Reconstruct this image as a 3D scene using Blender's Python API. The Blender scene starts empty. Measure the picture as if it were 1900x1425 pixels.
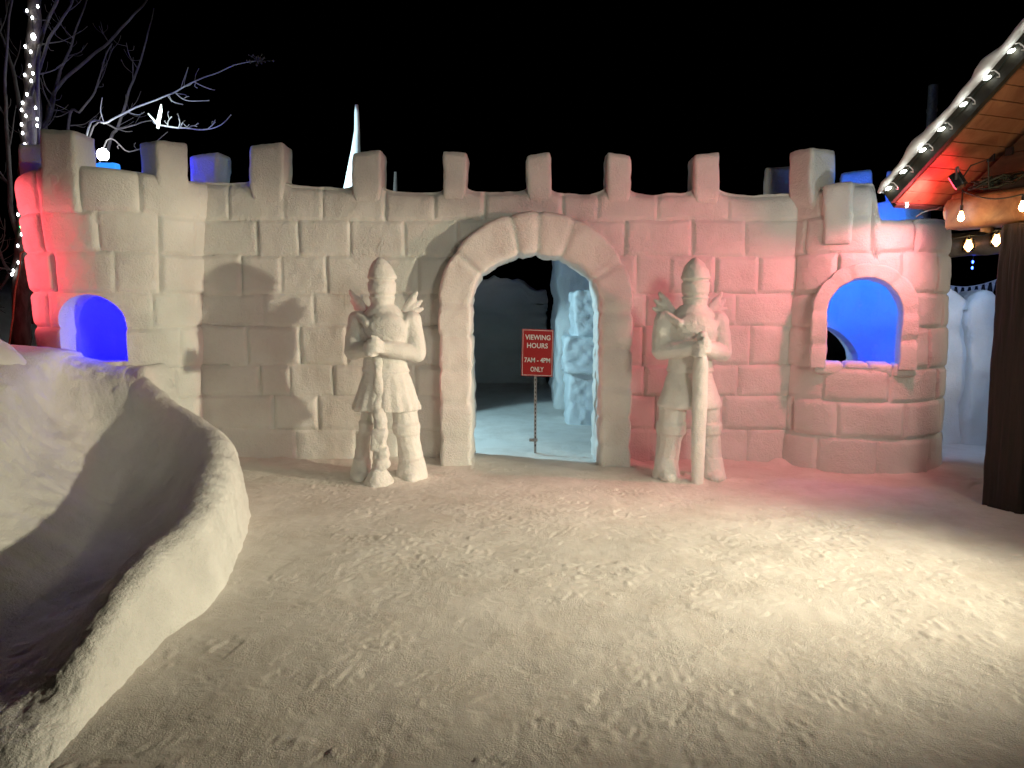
import bpy, bmesh, math, random
import numpy as np
from mathutils import Vector, Matrix

random.seed(7)
RNG = np.random.default_rng(7)
R = math.radians
SC = bpy.context.scene
COL = SC.collection

# ------------------------------------------------------------------ camera
F, CX, CY, CAMZ, PITCH = 1350.0, 950.0, 712.5, 1.6, R(6.0)
cp, sp = math.cos(PITCH), math.sin(PITCH)


def P(px, py, Y):
    """world point on the plane y = Y seen at photo pixel (px, py)"""
    xc, yc = (px - CX) / F, -(py - CY) / F
    dy, dz = cp + yc * sp, -sp + yc * cp
    t = Y / dy
    return Vector((xc * t, Y, CAMZ + dz * t))


def G(px, py, z=0.0):
    xc, yc = (px - CX) / F, -(py - CY) / F
    dy, dz = cp + yc * sp, -sp + yc * cp
    t = (z - CAMZ) / dz
    return Vector((xc * t, dy * t, z))


cam = bpy.data.cameras.new('camera')
cam.sensor_width = 36.0
cam.lens = 36.0 * F / 1900.0
cam.clip_start, cam.clip_end = 0.05, 500.0
camo = bpy.data.objects.new('camera', cam)
camo.location = (0, 0, CAMZ)
camo.rotation_euler = (R(90) - PITCH, 0, 0)
COL.objects.link(camo)
SC.camera = camo

# ------------------------------------------------------------------ noise


def _hash(ix, iy, iz, seed):
    h = (ix * 374761393 + iy * 668265263 + iz * 2147483647 + seed * 974711) & 0xFFFFFFFF
    h = ((h ^ (h >> 13)) * 1274126177) & 0xFFFFFFFF
    h = (h ^ (h >> 16)) & 0xFFFFFF
    return h.astype(np.float64) / float(0xFFFFFF)


def vnoise(p, seed=0):
    p = np.asarray(p, dtype=np.float64)
    i = np.floor(p).astype(np.int64)
    f = p - i
    f = f * f * f * (f * (f * 6 - 15) + 10)
    out = 0
    for dx in (0, 1):
        wx = f[..., 0] if dx else 1 - f[..., 0]
        for dy in (0, 1):
            wy = f[..., 1] if dy else 1 - f[..., 1]
            for dz in (0, 1):
                wz = f[..., 2] if dz else 1 - f[..., 2]
                out = out + wx * wy * wz * _hash(i[..., 0] + dx, i[..., 1] + dy, i[..., 2] + dz, seed)
    return out * 2 - 1


def fbm(p, scale=1.0, octaves=4, seed=0, gain=0.5):
    p = np.asarray(p, dtype=np.float64) * scale
    a, s, tot = 1.0, 0, 0.0
    for o in range(octaves):
        s = s + a * vnoise(p + 17.3 * o, seed + o * 31)
        tot += a
        a *= gain
        p = p * 2.03
    return s / tot


def sstep(a, b, x):
    t = np.clip((x - a) / (b - a), 0, 1)
    return t * t * (3 - 2 * t)

# ------------------------------------------------------------------ materials


def new_mat(name):
    m = bpy.data.materials.new(name)
    m.use_nodes = True
    nt = m.node_tree
    b = nt.nodes['Principled BSDF']
    return m, nt, b


def snow_mat(name, col=(0.81, 0.815, 0.785), dirt=(0.55, 0.50, 0.44), dirt_amt=0.3, bump=0.35, sss=0.0, fine=90.0, dist=0.015):
    m, nt, b = new_mat(name)
    N, L = nt.nodes, nt.links
    tc = N.new('ShaderNodeTexCoord')
    geo = N.new('ShaderNodeNewGeometry')
    n1 = N.new('ShaderNodeTexNoise'); n1.inputs['Scale'].default_value = 2.3; n1.inputs['Detail'].default_value = 8; n1.inputs['Roughness'].default_value = 0.7
    L.new(geo.outputs['Position'], n1.inputs['Vector'])
    r1 = N.new('ShaderNodeValToRGB'); r1.color_ramp.elements[0].position = 0.45; r1.color_ramp.elements[1].position = 0.75
    L.new(n1.outputs['Fac'], r1.inputs['Fac'])
    mul = N.new('ShaderNodeMath'); mul.operation = 'MULTIPLY'; mul.inputs[1].default_value = dirt_amt
    L.new(r1.outputs['Color'], mul.inputs[0])
    n3 = N.new('ShaderNodeTexNoise'); n3.inputs['Scale'].default_value = 130.0; n3.inputs['Detail'].default_value = 3
    L.new(geo.outputs['Position'], n3.inputs['Vector'])
    mix = N.new('ShaderNodeMix'); mix.data_type = 'RGBA'
    mix.inputs['A'].default_value = (*col, 1); mix.inputs['B'].default_value = (*dirt, 1)
    L.new(mul.outputs[0], mix.inputs['Factor'])
    mx2 = N.new('ShaderNodeMix'); mx2.data_type = 'RGBA'; mx2.blend_type = 'OVERLAY'; mx2.inputs['Factor'].default_value = 0.30
    L.new(mix.outputs['Result'], mx2.inputs['A']); L.new(n3.outputs['Color'], mx2.inputs['B'])
    hs = N.new('ShaderNodeHueSaturation'); hs.inputs['Saturation'].default_value = 0.75
    L.new(mx2.outputs['Result'], hs.inputs['Color'])
    L.new(hs.outputs['Color'], b.inputs['Base Color'])
    b.inputs['Roughness'].default_value = 0.62
    b.inputs['Specular IOR Level'].default_value = 0.3
    n2 = N.new('ShaderNodeTexNoise'); n2.inputs['Scale'].default_value = fine; n2.inputs['Detail'].default_value = 6; n2.inputs['Roughness'].default_value = 0.65
    L.new(geo.outputs['Position'], n2.inputs['Vector'])
    n4 = N.new('ShaderNodeTexNoise'); n4.inputs['Scale'].default_value = fine / 4; n4.inputs['Detail'].default_value = 6; n4.inputs['Roughness'].default_value = 0.7
    L.new(geo.outputs['Position'], n4.inputs['Vector'])
    ad = N.new('ShaderNodeMath'); ad.operation = 'ADD'
    L.new(n2.outputs['Fac'], ad.inputs[0]); L.new(n4.outputs['Fac'], ad.inputs[1])
    bp = N.new('ShaderNodeBump'); bp.inputs['Strength'].default_value = bump; bp.inputs['Distance'].default_value = dist
    # packed, smoother patches next to crumbly ones
    n5 = N.new('ShaderNodeTexNoise'); n5.inputs['Scale'].default_value = 3.1; n5.inputs['Detail'].default_value = 3
    L.new(geo.outputs['Position'], n5.inputs['Vector'])
    mr = N.new('ShaderNodeMapRange'); mr.inputs['From Min'].default_value = 0.38; mr.inputs['From Max'].default_value = 0.62
    mr.inputs['To Min'].default_value = bump * 0.45; mr.inputs['To Max'].default_value = bump
    L.new(n5.outputs['Fac'], mr.inputs['Value']); L.new(mr.outputs['Result'], bp.inputs['Strength'])
    L.new(ad.outputs[0], bp.inputs['Height']); L.new(bp.outputs['Normal'], b.inputs['Normal'])
    if sss > 0:
        b.inputs['Subsurface Weight'].default_value = sss
        b.inputs['Subsurface Radius'].default_value = (0.6, 0.8, 1.0)
        b.inputs['Subsurface Scale'].default_value = 0.05
    return m


def wood_mat(name, c1, c2, scale=(3, 3, 30), rough=0.7, bump=0.4):
    m, nt, b = new_mat(name)
    N, L = nt.nodes, nt.links
    tc = N.new('ShaderNodeTexCoord')
    mp = N.new('ShaderNodeMapping'); mp.inputs['Scale'].default_value = scale
    L.new(tc.outputs['Object'], mp.inputs['Vector'])
    n = N.new('ShaderNodeTexNoise'); n.inputs['Scale'].default_value = 1.0; n.inputs['Detail'].default_value = 8; n.inputs['Roughness'].default_value = 0.65; n.inputs['Distortion'].default_value = 0.6
    L.new(mp.outputs['Vector'], n.inputs['Vector'])
    r = N.new('ShaderNodeValToRGB')
    r.color_ramp.elements[0].color = (*c1, 1); r.color_ramp.elements[0].position = 0.32
    r.color_ramp.elements[1].color = (*c2, 1); r.color_ramp.elements[1].position = 0.68
    L.new(n.outputs['Fac'], r.inputs['Fac']); L.new(r.outputs['Color'], b.inputs['Base Color'])
    b.inputs['Roughness'].default_value = rough
    bp = N.new('ShaderNodeBump'); bp.inputs['Strength'].default_value = bump; bp.inputs['Distance'].default_value = 0.01
    L.new(n.outputs['Fac'], bp.inputs['Height']); L.new(bp.outputs['Normal'], b.inputs['Normal'])
    return m


def plain_mat(name, col, rough=0.5, metal=0.0, var=0.25, scale=40):
    m, nt, b = new_mat(name)
    N, L = nt.nodes, nt.links
    geo = N.new('ShaderNodeNewGeometry')
    n = N.new('ShaderNodeTexNoise'); n.inputs['Scale'].default_value = scale; n.inputs['Detail'].default_value = 5
    L.new(geo.outputs['Position'], n.inputs['Vector'])
    r = N.new('ShaderNodeValToRGB')
    r.color_ramp.elements[0].color = (*[c * (1 - var) for c in col], 1); r.color_ramp.elements[0].position = 0.3
    r.color_ramp.elements[1].color = (*[min(1, c * (1 + var)) for c in col], 1); r.color_ramp.elements[1].position = 0.7
    L.new(n.outputs['Fac'], r.inputs['Fac']); L.new(r.outputs['Color'], b.inputs['Base Color'])
    b.inputs['Roughness'].default_value = rough
    b.inputs['Metallic'].default_value = metal
    return m


def emit_mat(name, col, strength):
    m, nt, b = new_mat(name)
    b.inputs['Base Color'].default_value = (*[min(1, c) for c in col], 1)
    b.inputs['Emission Color'].default_value = (*col, 1)
    b.inputs['Emission Strength'].default_value = strength
    return m


M = {}
M['snow'] = snow_mat('packed_snow', bump=0.75, fine=60.0, sss=0.3, dirt=(0.62, 0.59, 0.53), dist=0.02)
M['snow_statue'] = snow_mat('carved_snow', col=(0.83, 0.83, 0.80), dirt_amt=0.2, bump=0.65, fine=64.0, sss=0.3, dist=0.018)
M['snow_ground'] = snow_mat('trodden_snow', col=(0.80, 0.75, 0.69), dirt=(0.52, 0.42, 0.32), dirt_amt=0.5, bump=0.75, fine=120.0, dist=0.010)
M['snow_clean'] = snow_mat('soft_snow', col=(0.82, 0.82, 0.82), dirt_amt=0.05, bump=0.3)
M['ice'] = snow_mat('clouded_ice', col=(0.74, 0.82, 0.86), dirt=(0.5, 0.62, 0.68), dirt_amt=0.5, bump=0.5, fine=40.0)
M['bark'] = wood_mat('bark', (0.035, 0.026, 0.02), (0.16, 0.13, 0.11), scale=(14, 14, 4), bump=0.8)
M['twig'] = plain_mat('twig_bark', (0.075, 0.065, 0.062), 0.8)
M['frosted'] = plain_mat('frosted_twig', (0.38, 0.38, 0.38), 0.8)
M['pine'] = wood_mat('soffit_pine', (0.20, 0.07, 0.03), (0.40, 0.18, 0.085), scale=(3, 3, 3))
M['log'] = wood_mat('varnished_log', (0.16, 0.07, 0.028), (0.40, 0.22, 0.10), scale=(5, 5, 5), rough=0.45)
M['darklog'] = wood_mat('weathered_post', (0.007, 0.004, 0.003), (0.024, 0.012, 0.008), scale=(18, 18, 1.2), bump=0.9)
M['fascia'] = wood_mat('dark_fascia', (0.012, 0.011, 0.007), (0.045, 0.04, 0.024), scale=(6, 6, 6))
M['steel'] = plain_mat('galvanised_steel', (0.42, 0.43, 0.45), 0.45, 0.8)
M['black'] = plain_mat('black_housing', (0.015, 0.015, 0.016), 0.4)
M['cord'] = plain_mat('cord', (0.02, 0.03, 0.022), 0.6)
M['orange_cord'] = plain_mat('orange_cord', (0.65, 0.22, 0.12), 0.6)
M['sign_red'] = plain_mat('sign_red', (0.42, 0.012, 0.016), 0.4, 0, 0.05)
M['sign_white'] = plain_mat('sign_white', (0.82, 0.80, 0.78), 0.5, 0, 0.04)
M['pennant'] = plain_mat('pennant_cloth', (0.75, 0.75, 0.75), 0.8)
M['pennant_dark'] = plain_mat('pennant_dark_cloth', (0.02, 0.02, 0.022), 0.8)
M['hole'] = plain_mat('punched_hole', (0.01, 0.01, 0.01), 0.9)
M['bulb_white'] = emit_mat('cool_white_bulb', (0.95, 1.0, 0.92), 18.0)
M['bulb_star'] = emit_mat('bright_white_bulb', (0.93, 0.97, 1.0), 16.0)
M['bulb_warm'] = emit_mat('amber_filament_bulb', (1.0, 0.58, 0.22), 52.0)
M['bulb_green'] = emit_mat('green_bulb', (0.05, 0.9, 0.35), 10.0)
M['bulb_blue'] = emit_mat('blue_bulb', (0.03, 0.08, 1.0), 25.0)
M['lens_white'] = emit_mat('white_lamp_globe', (0.9, 0.97, 1.0), 60.0)
M['lens_red'] = emit_mat('red_lamp_lens', (1.0, 0.03, 0.06), 12.0)
M['glass'] = plain_mat('jar_glass', (0.3, 0.25, 0.2), 0.1)
gb = M['glass'].node_tree.nodes['Principled BSDF']
gb.inputs['Transmission Weight'].default_value = 1.0
gb.inputs['Roughness'].default_value = 0.05

# ------------------------------------------------------------------ objects


def tag(o, label=None, cat=None, group=None, kind=None):
    if label: o['label'] = label
    if cat: o['category'] = cat
    if group: o['group'] = group
    if kind: o['kind'] = kind
    return o


def thing(name, label, cat, loc=(0, 0, 0), group=None):
    o = bpy.data.objects.new(name, None)
    o.empty_display_size = 0.1
    o.location = loc
    COL.objects.link(o)
    return tag(o, label, cat, group)


def mesh_from(name, verts, faces, mat, smooth=True, sharp=None):
    me = bpy.data.meshes.new(name)
    v = np.asarray(verts, dtype=np.float64).reshape(-1, 3)
    me.from_pydata(v.tolist(), [], [list(map(int, f)) for f in faces])
    me.update()
    if smooth:
        me.polygons.foreach_set('use_smooth', [True] * len(me.polygons))
        if sharp:
            me.set_sharp_from_angle(angle=R(sharp))
    if mat: me.materials.append(mat)
    return me


def wloc(o):
    v = Vector((0, 0, 0))
    while o is not None:
        v = v + o.location
        o = o.parent
    return v


def link(name, me, parent=None, at=None):
    """me holds world coordinates; at = origin of the object (world)"""
    o = bpy.data.objects.new(name, me)
    if at is None:
        at = wloc(parent) if parent else Vector((0, 0, 0))
    at = Vector(at)
    if at.length > 0:
        me.transform(Matrix.Translation(-at))
    COL.objects.link(o)
    if parent:
        o.parent = parent
        o.location = at - wloc(parent)
    else:
        o.location = at
    return o


def part(name, verts, faces, mat, parent=None, smooth=True, sharp=None, at=None):
    return link(name, mesh_from(name, verts, faces, mat, smooth, sharp), parent, at)


def grid_faces(n, m, wrap_n=False, wrap_m=False, flip=False):
    i, j = np.meshgrid(np.arange(n if wrap_n else n - 1), np.arange(m if wrap_m else m - 1), indexing='ij')
    i, j = i.ravel(), j.ravel()
    i2, j2 = (i + 1) % n, (j + 1) % m
    a, b, c, d = i * m + j, i2 * m + j, i2 * m + j2, i * m + j2
    f = np.stack([a, b, c, d] if not flip else [a, d, c, b], 1)
    return f.tolist()


def recalc(me):
    bm = bmesh.new(); bm.from_mesh(me)
    bmesh.ops.recalc_face_normals(bm, faces=bm.faces)
    bm.to_mesh(me); bm.free()


def bake(me, mods):
    """apply a list of (type, dict) modifiers to a mesh datablock, return the new mesh"""
    o = bpy.data.objects.new('tmp_bake', me)
    COL.objects.link(o)
    for t, kw in mods:
        md = o.modifiers.new(t, t)
        for k, v in kw.items():
            setattr(md, k, v)
    dg = bpy.context.evaluated_depsgraph_get()
    dg.update()
    ev = o.evaluated_get(dg)
    new = bpy.data.meshes.new_from_object(ev)
    bpy.data.objects.remove(o)
    return new


def prism_mesh(outline, axis, d0, d1, origin):
    """outline: list of (u,z); extruded along horizontal axis (unit 2d) from d0 to d1; u runs along perpendicular"""
    ax = Vector((axis[0], axis[1], 0)); pe = Vector((-axis[1], axis[0], 0))
    vs = []
    for d in (d0, d1):
        for u, z in outline:
            p = Vector((origin[0], origin[1], 0)) + ax * d + pe * u
            vs.append((p.x, p.y, z))
    n = len(outline)
    fs = [list(range(n)), list(range(2 * n - 1, n - 1, -1))]
    for i in range(n):
        j = (i + 1) % n
        fs.append([i, i + n, j + n, j])
    me = mesh_from('cutter', vs, fs, None, smooth=False)
    recalc(me)
    return me


def boolean_cut(me, cutters):
    recalc(me)
    mats = list(me.materials)
    for c in cutters:
        co = bpy.data.objects.new('tmp_cut', c)
        COL.objects.link(co)
        me = bake(me, [('BOOLEAN', dict(operation='DIFFERENCE', object=co, solver='EXACT'))])
        bpy.data.objects.remove(co)
    me.materials.clear()
    for m in mats: me.materials.append(m)
    me.polygons.foreach_set('material_index', [0] * len(me.polygons))
    return me


def tube(path, radii, n=8, caps=True):
    path = [Vector(p) for p in path]
    if not hasattr(radii, '__len__'): radii = [radii] * len(path)
    vs = []
    up = Vector((0, 0, 1))
    prev = None
    for i, p in enumerate(path):
        t = (path[min(i + 1, len(path) - 1)] - path[max(i - 1, 0)])
        if t.length < 1e-9: t = Vector((0, 0, 1))
        t.normalize()
        if prev is None:
            a = t.cross(up)
            if a.length < 1e-3: a = t.cross(Vector((1, 0, 0)))
            a.normalize()
        else:
            a = prev - t * prev.dot(t)
            if a.length < 1e-4: a = t.cross(Vector((1, 0, 0)))
            a.normalize()
        prev = a
        b = t.cross(a)
        for k in range(n):
            th = 2 * math.pi * k / n
            q = p + (a * math.cos(th) + b * math.sin(th)) * radii[i]
            vs.append((q.x, q.y, q.z))
    fs = grid_faces(len(path), n, False, True, flip=True)
    if caps:
        fs.append(list(range(n)))
        fs.append([(len(path) - 1) * n + k for k in range(n)][::-1])
    return vs, fs


class MB:
    def __init__(s): s.v, s.f = [], []
    def add(s, vf):
        o = len(s.v)
        v, f = vf
        s.v += [tuple(x) for x in v]
        s.f += [[i + o for i in q] for q in f]
        return s
    def build(s, name, mat, parent=None, smooth=True, sharp=None, at=None):
        return part(name, s.v, s.f, mat, parent, smooth, sharp, at)


def box(c, ax, ay, az):
    """oriented box: centre, three half-axis vectors"""
    c, ax, ay, az = map(Vector, (c, ax, ay, az))
    vs = [c + ax * i + ay * j + az * k for i in (-1, 1) for j in (-1, 1) for k in (-1, 1)]
    fs = [[0, 1, 3, 2], [4, 6, 7, 5], [0, 4, 5, 1], [2, 3, 7, 6], [0, 2, 6, 4], [1, 5, 7, 3]]
    return [tuple(v) for v in vs], fs


def sphere(c, r, sc=(1, 1, 1), nu=12, nv=8):
    vs, fs = [], []
    for i in range(1, nv):
        th = math.pi * i / nv
        for j in range(nu):
            ph = 2 * math.pi * j / nu
            vs.append((c[0] + r * sc[0] * math.sin(th) * math.cos(ph), c[1] + r * sc[1] * math.sin(th) * math.sin(ph), c[2] + r * sc[2] * math.cos(th)))
    for i in range(nv - 2):
        for j in range(nu):
            a, b = i * nu + j, i * nu + (j + 1) % nu
            fs.append([a, a + nu, b + nu, b])
    t = len(vs); vs.append((c[0], c[1], c[2] + r * sc[2])); vs.append((c[0], c[1], c[2] - r * sc[2]))
    for j in range(nu):
        fs.append([t, j, (j + 1) % nu])
        fs.append([t + 1, (nv - 2) * nu + (j + 1) % nu, (nv - 2) * nu + j])
    return vs, fs


def lathe(profile, c=(0, 0), nu=32, pleat=None, shift=None):
    """profile: list of (rx, ry, z); pleat(theta, t)->radius factor"""
    vs = []
    n = len(profile)
    for i, (rx, ry, z) in enumerate(profile):
        for j in range(nu):
            th = 2 * math.pi * j / nu
            k = pleat(th, i / (n - 1)) if pleat else 1.0
            sx, sy = shift(z) if shift else (0, 0)
            vs.append((c[0] + sx + rx * k * math.cos(th), c[1] + sy + ry * k * math.sin(th), z))
    fs = grid_faces(n, nu, False, True)
    fs.append(list(range(nu)))
    fs.append([(n - 1) * nu + j for j in range(nu)][::-1])
    return vs, fs


def capsule(p1, r1, p2, r2, n=14):
    p1, p2 = Vector(p1), Vector(p2)
    d = p2 - p1
    t = d.normalized() if d.length > 1e-6 else Vector((0, 0, 1))
    path, rad = [], []
    for k in range(5):
        a = math.pi / 2 * k / 4
        path.append(p1 - t * r1 * math.cos(a)); rad.append(max(r1 * math.sin(a), r1 * 0.05))
    for k in range(5):
        a = math.pi / 2 * k / 4
        path.append(p2 + t * r2 * math.sin(a)); rad.append(max(r2 * math.cos(a), r2 * 0.05))
    return tube(path, rad, n)


def rbox(sx, sy, sz, r, seg=10):
    """rounded box centred at the origin as numpy verts + faces"""
    vs, fs = [], []
    idx = {}
    lin = np.linspace(-1, 1, seg + 1)

    def vid(p):
        k = tuple(np.round(p, 5))
        if k not in idx:
            idx[k] = len(vs); vs.append(p)
        return idx[k]
    for ax in range(3):
        for sgn in (-1, 1):
            o1, o2 = [(1, 2), (2, 0), (0, 1)][ax]
            for i in range(seg):
                for j in range(seg):
                    q = []
                    for a, b in ((i, j), (i + 1, j), (i + 1, j + 1), (i, j + 1)):
                        p = [0, 0, 0]; p[ax] = sgn; p[o1] = lin[a]; p[o2] = lin[b]
                        q.append(vid(p))
                    fs.append(q if sgn > 0 else q[::-1])
    v = np.array(vs, dtype=float) * np.array([sx, sy, sz]) / 2
    h = np.array([sx, sy, sz]) / 2 - r
    h = np.maximum(h, 1e-4)
    inner = np.clip(v, -h, h)
    d = v - inner
    l = np.linalg.norm(d, axis=1, keepdims=True)
    v = np.where(l > 1e-6, inner + d / np.maximum(l, 1e-6) * r, v)
    return v, fs


def roughen(v, amp, scale, seed=0, octaves=4):
    v = np.asarray(v, dtype=float)
    d = np.stack([fbm(v, scale, octaves, seed + 101 * k) for k in range(3)], -1)
    return v + d * amp


# ------------------------------------------------------------------ world
w = bpy.data.worlds.new('World')
SC.world = w
w.use_nodes = True
nt = w.node_tree
sky = nt.nodes.new('ShaderNodeTexSky')
sky.sky_type = 'NISHITA'
sky.sun_disc = False
sky.sun_elevation = R(-9.0)
sky.sun_rotation = R(200)
nt.links.new(sky.outputs['Color'], nt.nodes['Background'].inputs['Color'])
nt.nodes['Background'].inputs['Strength'].default_value = 0.004

# ------------------------------------------------------------------ block courses
ZC = [P(600, y, 7.4).z for y in (860, 798, 735, 678, 605, 545, 475, 408)]
ZC = [-0.02] + ZC[1:] + [2.78]
WALL_Y, WALL_T = 7.42, 0.45


def block_disp(u, z, joints, period=None, seed=1, gd=0.026, gw=0.020, pil=0.003, off=0.010, courses=None):
    """outward displacement of a wall surface carved into block courses"""
    zc = courses or ZC
    pts = np.stack([u, z, np.zeros_like(u)], -1)
    wob = fbm(pts, 2.2, 3, seed + 5) * 0.015
    wob2 = fbm(pts + 9.1, 2.6, 3, seed + 6) * 0.018
    zz = z + wob
    disp = np.zeros_like(u)
    nC = len(zc) - 1
    ci = np.clip(np.searchsorted(np.array(zc), zz, side='right') - 1, 0, nC - 1)
    for c in range(nC):
        msk = ci == c
        if not msk.any(): continue
        js = sorted(joints[c % len(joints)])
        uu = u[msk] + wob2[msk]
        if period:
            ju = np.array([js[-1] - period] + js + [js[0] + period])
        else:
            ju = np.array([-1e3] + js + [1e3])
        k = np.clip(np.searchsorted(ju, uu, side='right') - 1, 0, len(ju) - 2)
        l, r_ = ju[k], ju[k + 1]
        du = np.minimum(uu - l, r_ - uu)
        # each vertical joint has its own depth
        near = np.where(uu - l < r_ - uu, k, k + 1)
        if period:
            near = np.where(near == len(ju) - 1, 1, near)
            near = np.where(near == 0, len(ju) - 2, near)
            kb = np.where(k == 0, len(ju) - 2, k)
        else:
            kb = k
        jd = 0.55 + 0.75 * _hash(near, np.full_like(near, c), np.full_like(near, 3), seed)
        # slanted joint: one lip sharper than the other
        dz0, dz1 = zz[msk] - zc[c], zc[c + 1] - zz[msk]
        dz = np.minimum(dz0, dz1 if c < nC - 1 else 9)
        if c == 0: dz = dz1
        gv = np.exp(-(np.abs(du) / gw) ** 1.6) * jd
        gh = np.exp(-(np.abs(dz) / (gw * 0.9)) ** 1.6) * 0.85
        bo = (_hash(kb, np.full_like(kb, c), np.full_like(kb, 1), seed) - 0.5) * 2 * off
        t1 = (_hash(kb, np.full_like(kb, c), np.full_like(kb, 7), seed) - 0.5) * 0.05
        pill = pil * (sstep(0, 0.16, du) + sstep(0, 0.12, dz)) * 0.5
        cen = np.clip(uu - (l + r_) / 2, -0.5, 0.5)
        disp[msk] = bo * sstep(0, 0.05, np.minimum(du, dz)) + pill + t1 * cen - gd * np.maximum(gv, gh)
    disp += fbm(pts, 3.0, 3, seed + 11) * 0.012 + fbm(pts, 13.0, 4, seed + 12) * 0.0055
    return disp


def pxj(lst):
    return [(x - CX) / F * (WALL_Y * cp + 0.06) for x in lst]


WJ = [pxj(l) for l in (
    [543, 656, 740, 1210, 1300, 1390],            # bottom course
    [505, 588, 680, 760, 1220, 1345],
    [481, 536, 618, 700, 770, 1198, 1285, 1371],
    [459, 557, 645, 735, 1193, 1290, 1391],
    [492, 585, 672, 760, 1196, 1275, 1362],
    [452, 526, 611, 700, 777, 1180, 1240, 1322, 1401],
    [485, 562, 654, 753, 850, 1158, 1280, 1376],
    [436, 535, 605, 719, 808, 900, 1042, 1105, 1216, 1346])]

MER_PX = [500, 683, 845, 1000, 1146, 1308]
MER_W = [0.33, 0.29, 0.235, 0.235, 0.25, 0.26]
MER_TOP = [268, 282, 281, 286, 286, 285]
MER_X = [P(x, 300, WALL_Y + .1).x for x in MER_PX]


def wall_top(x):
    base = np.interp(x, [-3.2, -2.6, -1.9, -1.0, 0.2, 1.2, 2.7], [2.87, 2.84, 2.81, 2.77, 2.75, 2.75, 2.74])
    d = np.min(np.abs(x[:, None] - np.array(MER_X)[None, :]) - np.array(MER_W)[None, :] / 2, axis=1)
    flare = 0.045 * np.exp(-np.maximum(d, 0) / 0.045)
    return base + flare - 0.03 + fbm(np.stack([x, x * 0, x * 0], -1), 3.0, 3, 77) * 0.025


def arch_outline(cx, hw, zs, rise, n=28, z0=-0.5):
    pts = [(cx - hw, z0)]
    for i in range(n + 1):
        a = math.pi - math.pi * i / n
        pts.append((cx + hw * math.cos(a), zs + rise * math.sin(a)))
    pts.append((cx + hw, z0))
    return pts


AC, AIH, ASP, ARI, AOH, AOR = 0.235, 0.640, 1.66, 0.465, 0.965, 0.885


def build_front_wall():
    root = thing('castle_wall', 'long grey battlemented front wall of carved snow blocks with arched gateway between two round towers', 'snow wall', (AC, WALL_Y + 0.2, 0))
    xs = np.linspace(-3.35, 2.95, 430)
    top = wall_top(xs)
    nz = 185
    t = np.linspace(0, 1, nz)
    Z = -0.12 + (top[:, None] + 0.12) * t[None, :]
    U = np.repeat(xs[:, None], nz, 1)
    D = block_disp(U, Z, WJ, seed=3)
    # soft top lip
    D -= 0.05 * np.exp(-(top[:, None] - Z) / 0.03)
    front = np.stack([U, WALL_Y - D, Z], -1)
    rows = [front]
    for fr, dz in ((0.12, 0.022), (0.3, 0.034), (0.55, 0.036), (0.8, 0.03), (0.95, 0.012)):
        yy = WALL_Y + WALL_T * fr + fbm(np.stack([xs, xs * 0 + fr * 5, xs * 0], -1), 4, 3, 9) * 0.012
        rows.append(np.stack([xs, yy, top + dz + fbm(np.stack([xs, xs * 0 + fr * 9, xs * 0], -1), 7, 3, 19) * 0.012], -1)[:, None, :])
    for tz in (0.97, 0.8, 0.6, 0.4, 0.2, 0.0):
        zb = -0.12 + (top + 0.12) * tz
        yb = WALL_Y + WALL_T + fbm(np.stack([xs, zb, xs * 0], -1), 3, 3, 29) * 0.02
        rows.append(np.stack([xs, yb, zb], -1)[:, None, :])
    A = np.concatenate(rows, 1)
    n, m = A.shape[:2]
    fs = grid_faces(n, m, False, True)
    fs.append(list(range(m))); fs.append([(n - 1) * m + j for j in range(m)][::-1])
    me = mesh_from('wall_face', A.reshape(-1, 3), fs, M['snow'])
    cut = prism_mesh(arch_outline(0, 0.78, ASP, 0.66), (0, 1), -1.0, 1.5, (AC, WALL_Y))
    # prism perpendicular axis is -x; the outline is symmetric
    me = boolean_cut(me, [cut])
    me.polygons.foreach_set('use_smooth', [True] * len(me.polygons))
    me.set_sharp_from_angle(angle=R(50))
    link('wall_face', me, root)
    for x, wd, tp in zip(MER_X, MER_W, MER_TOP):
        merlon(root, Vector((x, WALL_Y + 0.13, 0)), (0, -1), wd, 0.34, P(MER_PX[0] if False else 950, tp, WALL_Y).z, 2.45, seed=int(x * 100) + 500)
    return root


def merlon(root, c, nrm, width, depth, ztop, zbot, seed=0, corbel=True, mat=None, r=0.032):
    """snow merlon whose front face runs down into the wall as a tapering corbel"""
    n = Vector((nrm[0], nrm[1], 0)).normalized()
    tdir = Vector((-n.y, n.x, 0))
    v, fs = rbox(width, depth, ztop - zbot, r, 12)
    h = (v[:, 2] / (ztop - zbot)) + 0.5           # 0 bottom, 1 top
    lo = 1 - sstep(0.0, 0.48, h)
    if corbel:
        fr = v[:, 1] < 0                           # -y is the outward side
        v[:, 1] += np.where(fr, lo * 0.13, 0)
        v[:, 0] *= 1 - 0.28 * lo
    v[:, 0] *= 1 + 0.05 * np.sin(h * 3 + seed)
    v[:, 0] += 0.03 * (h - 0.5) * math.sin(seed * 1.7)
    v[:, 2] += 0.035 * sstep(0.7, 1, h) * v[:, 0] / width * math.sin(seed * 2.9)
    v = roughen(v + seed * 1.37, 0.014, 5, seed) - seed * 1.37
    v = roughen(v + seed * 1.37, 0.006, 22, seed) - seed * 1.37
    zc_ = (ztop + zbot) / 2
    Wp = np.empty_like(v)
    for i in range(3):
        Wp[:, i] = c[i] + tdir[i] * v[:, 0] - n[i] * v[:, 1]
    Wp[:, 2] = zc_ + v[:, 2]
    me = mesh_from('merlon', Wp, fs, mat or M['snow'])
    recalc(me)
    return link('merlon', me, root, at=(c[0], c[1], zbot))


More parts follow.
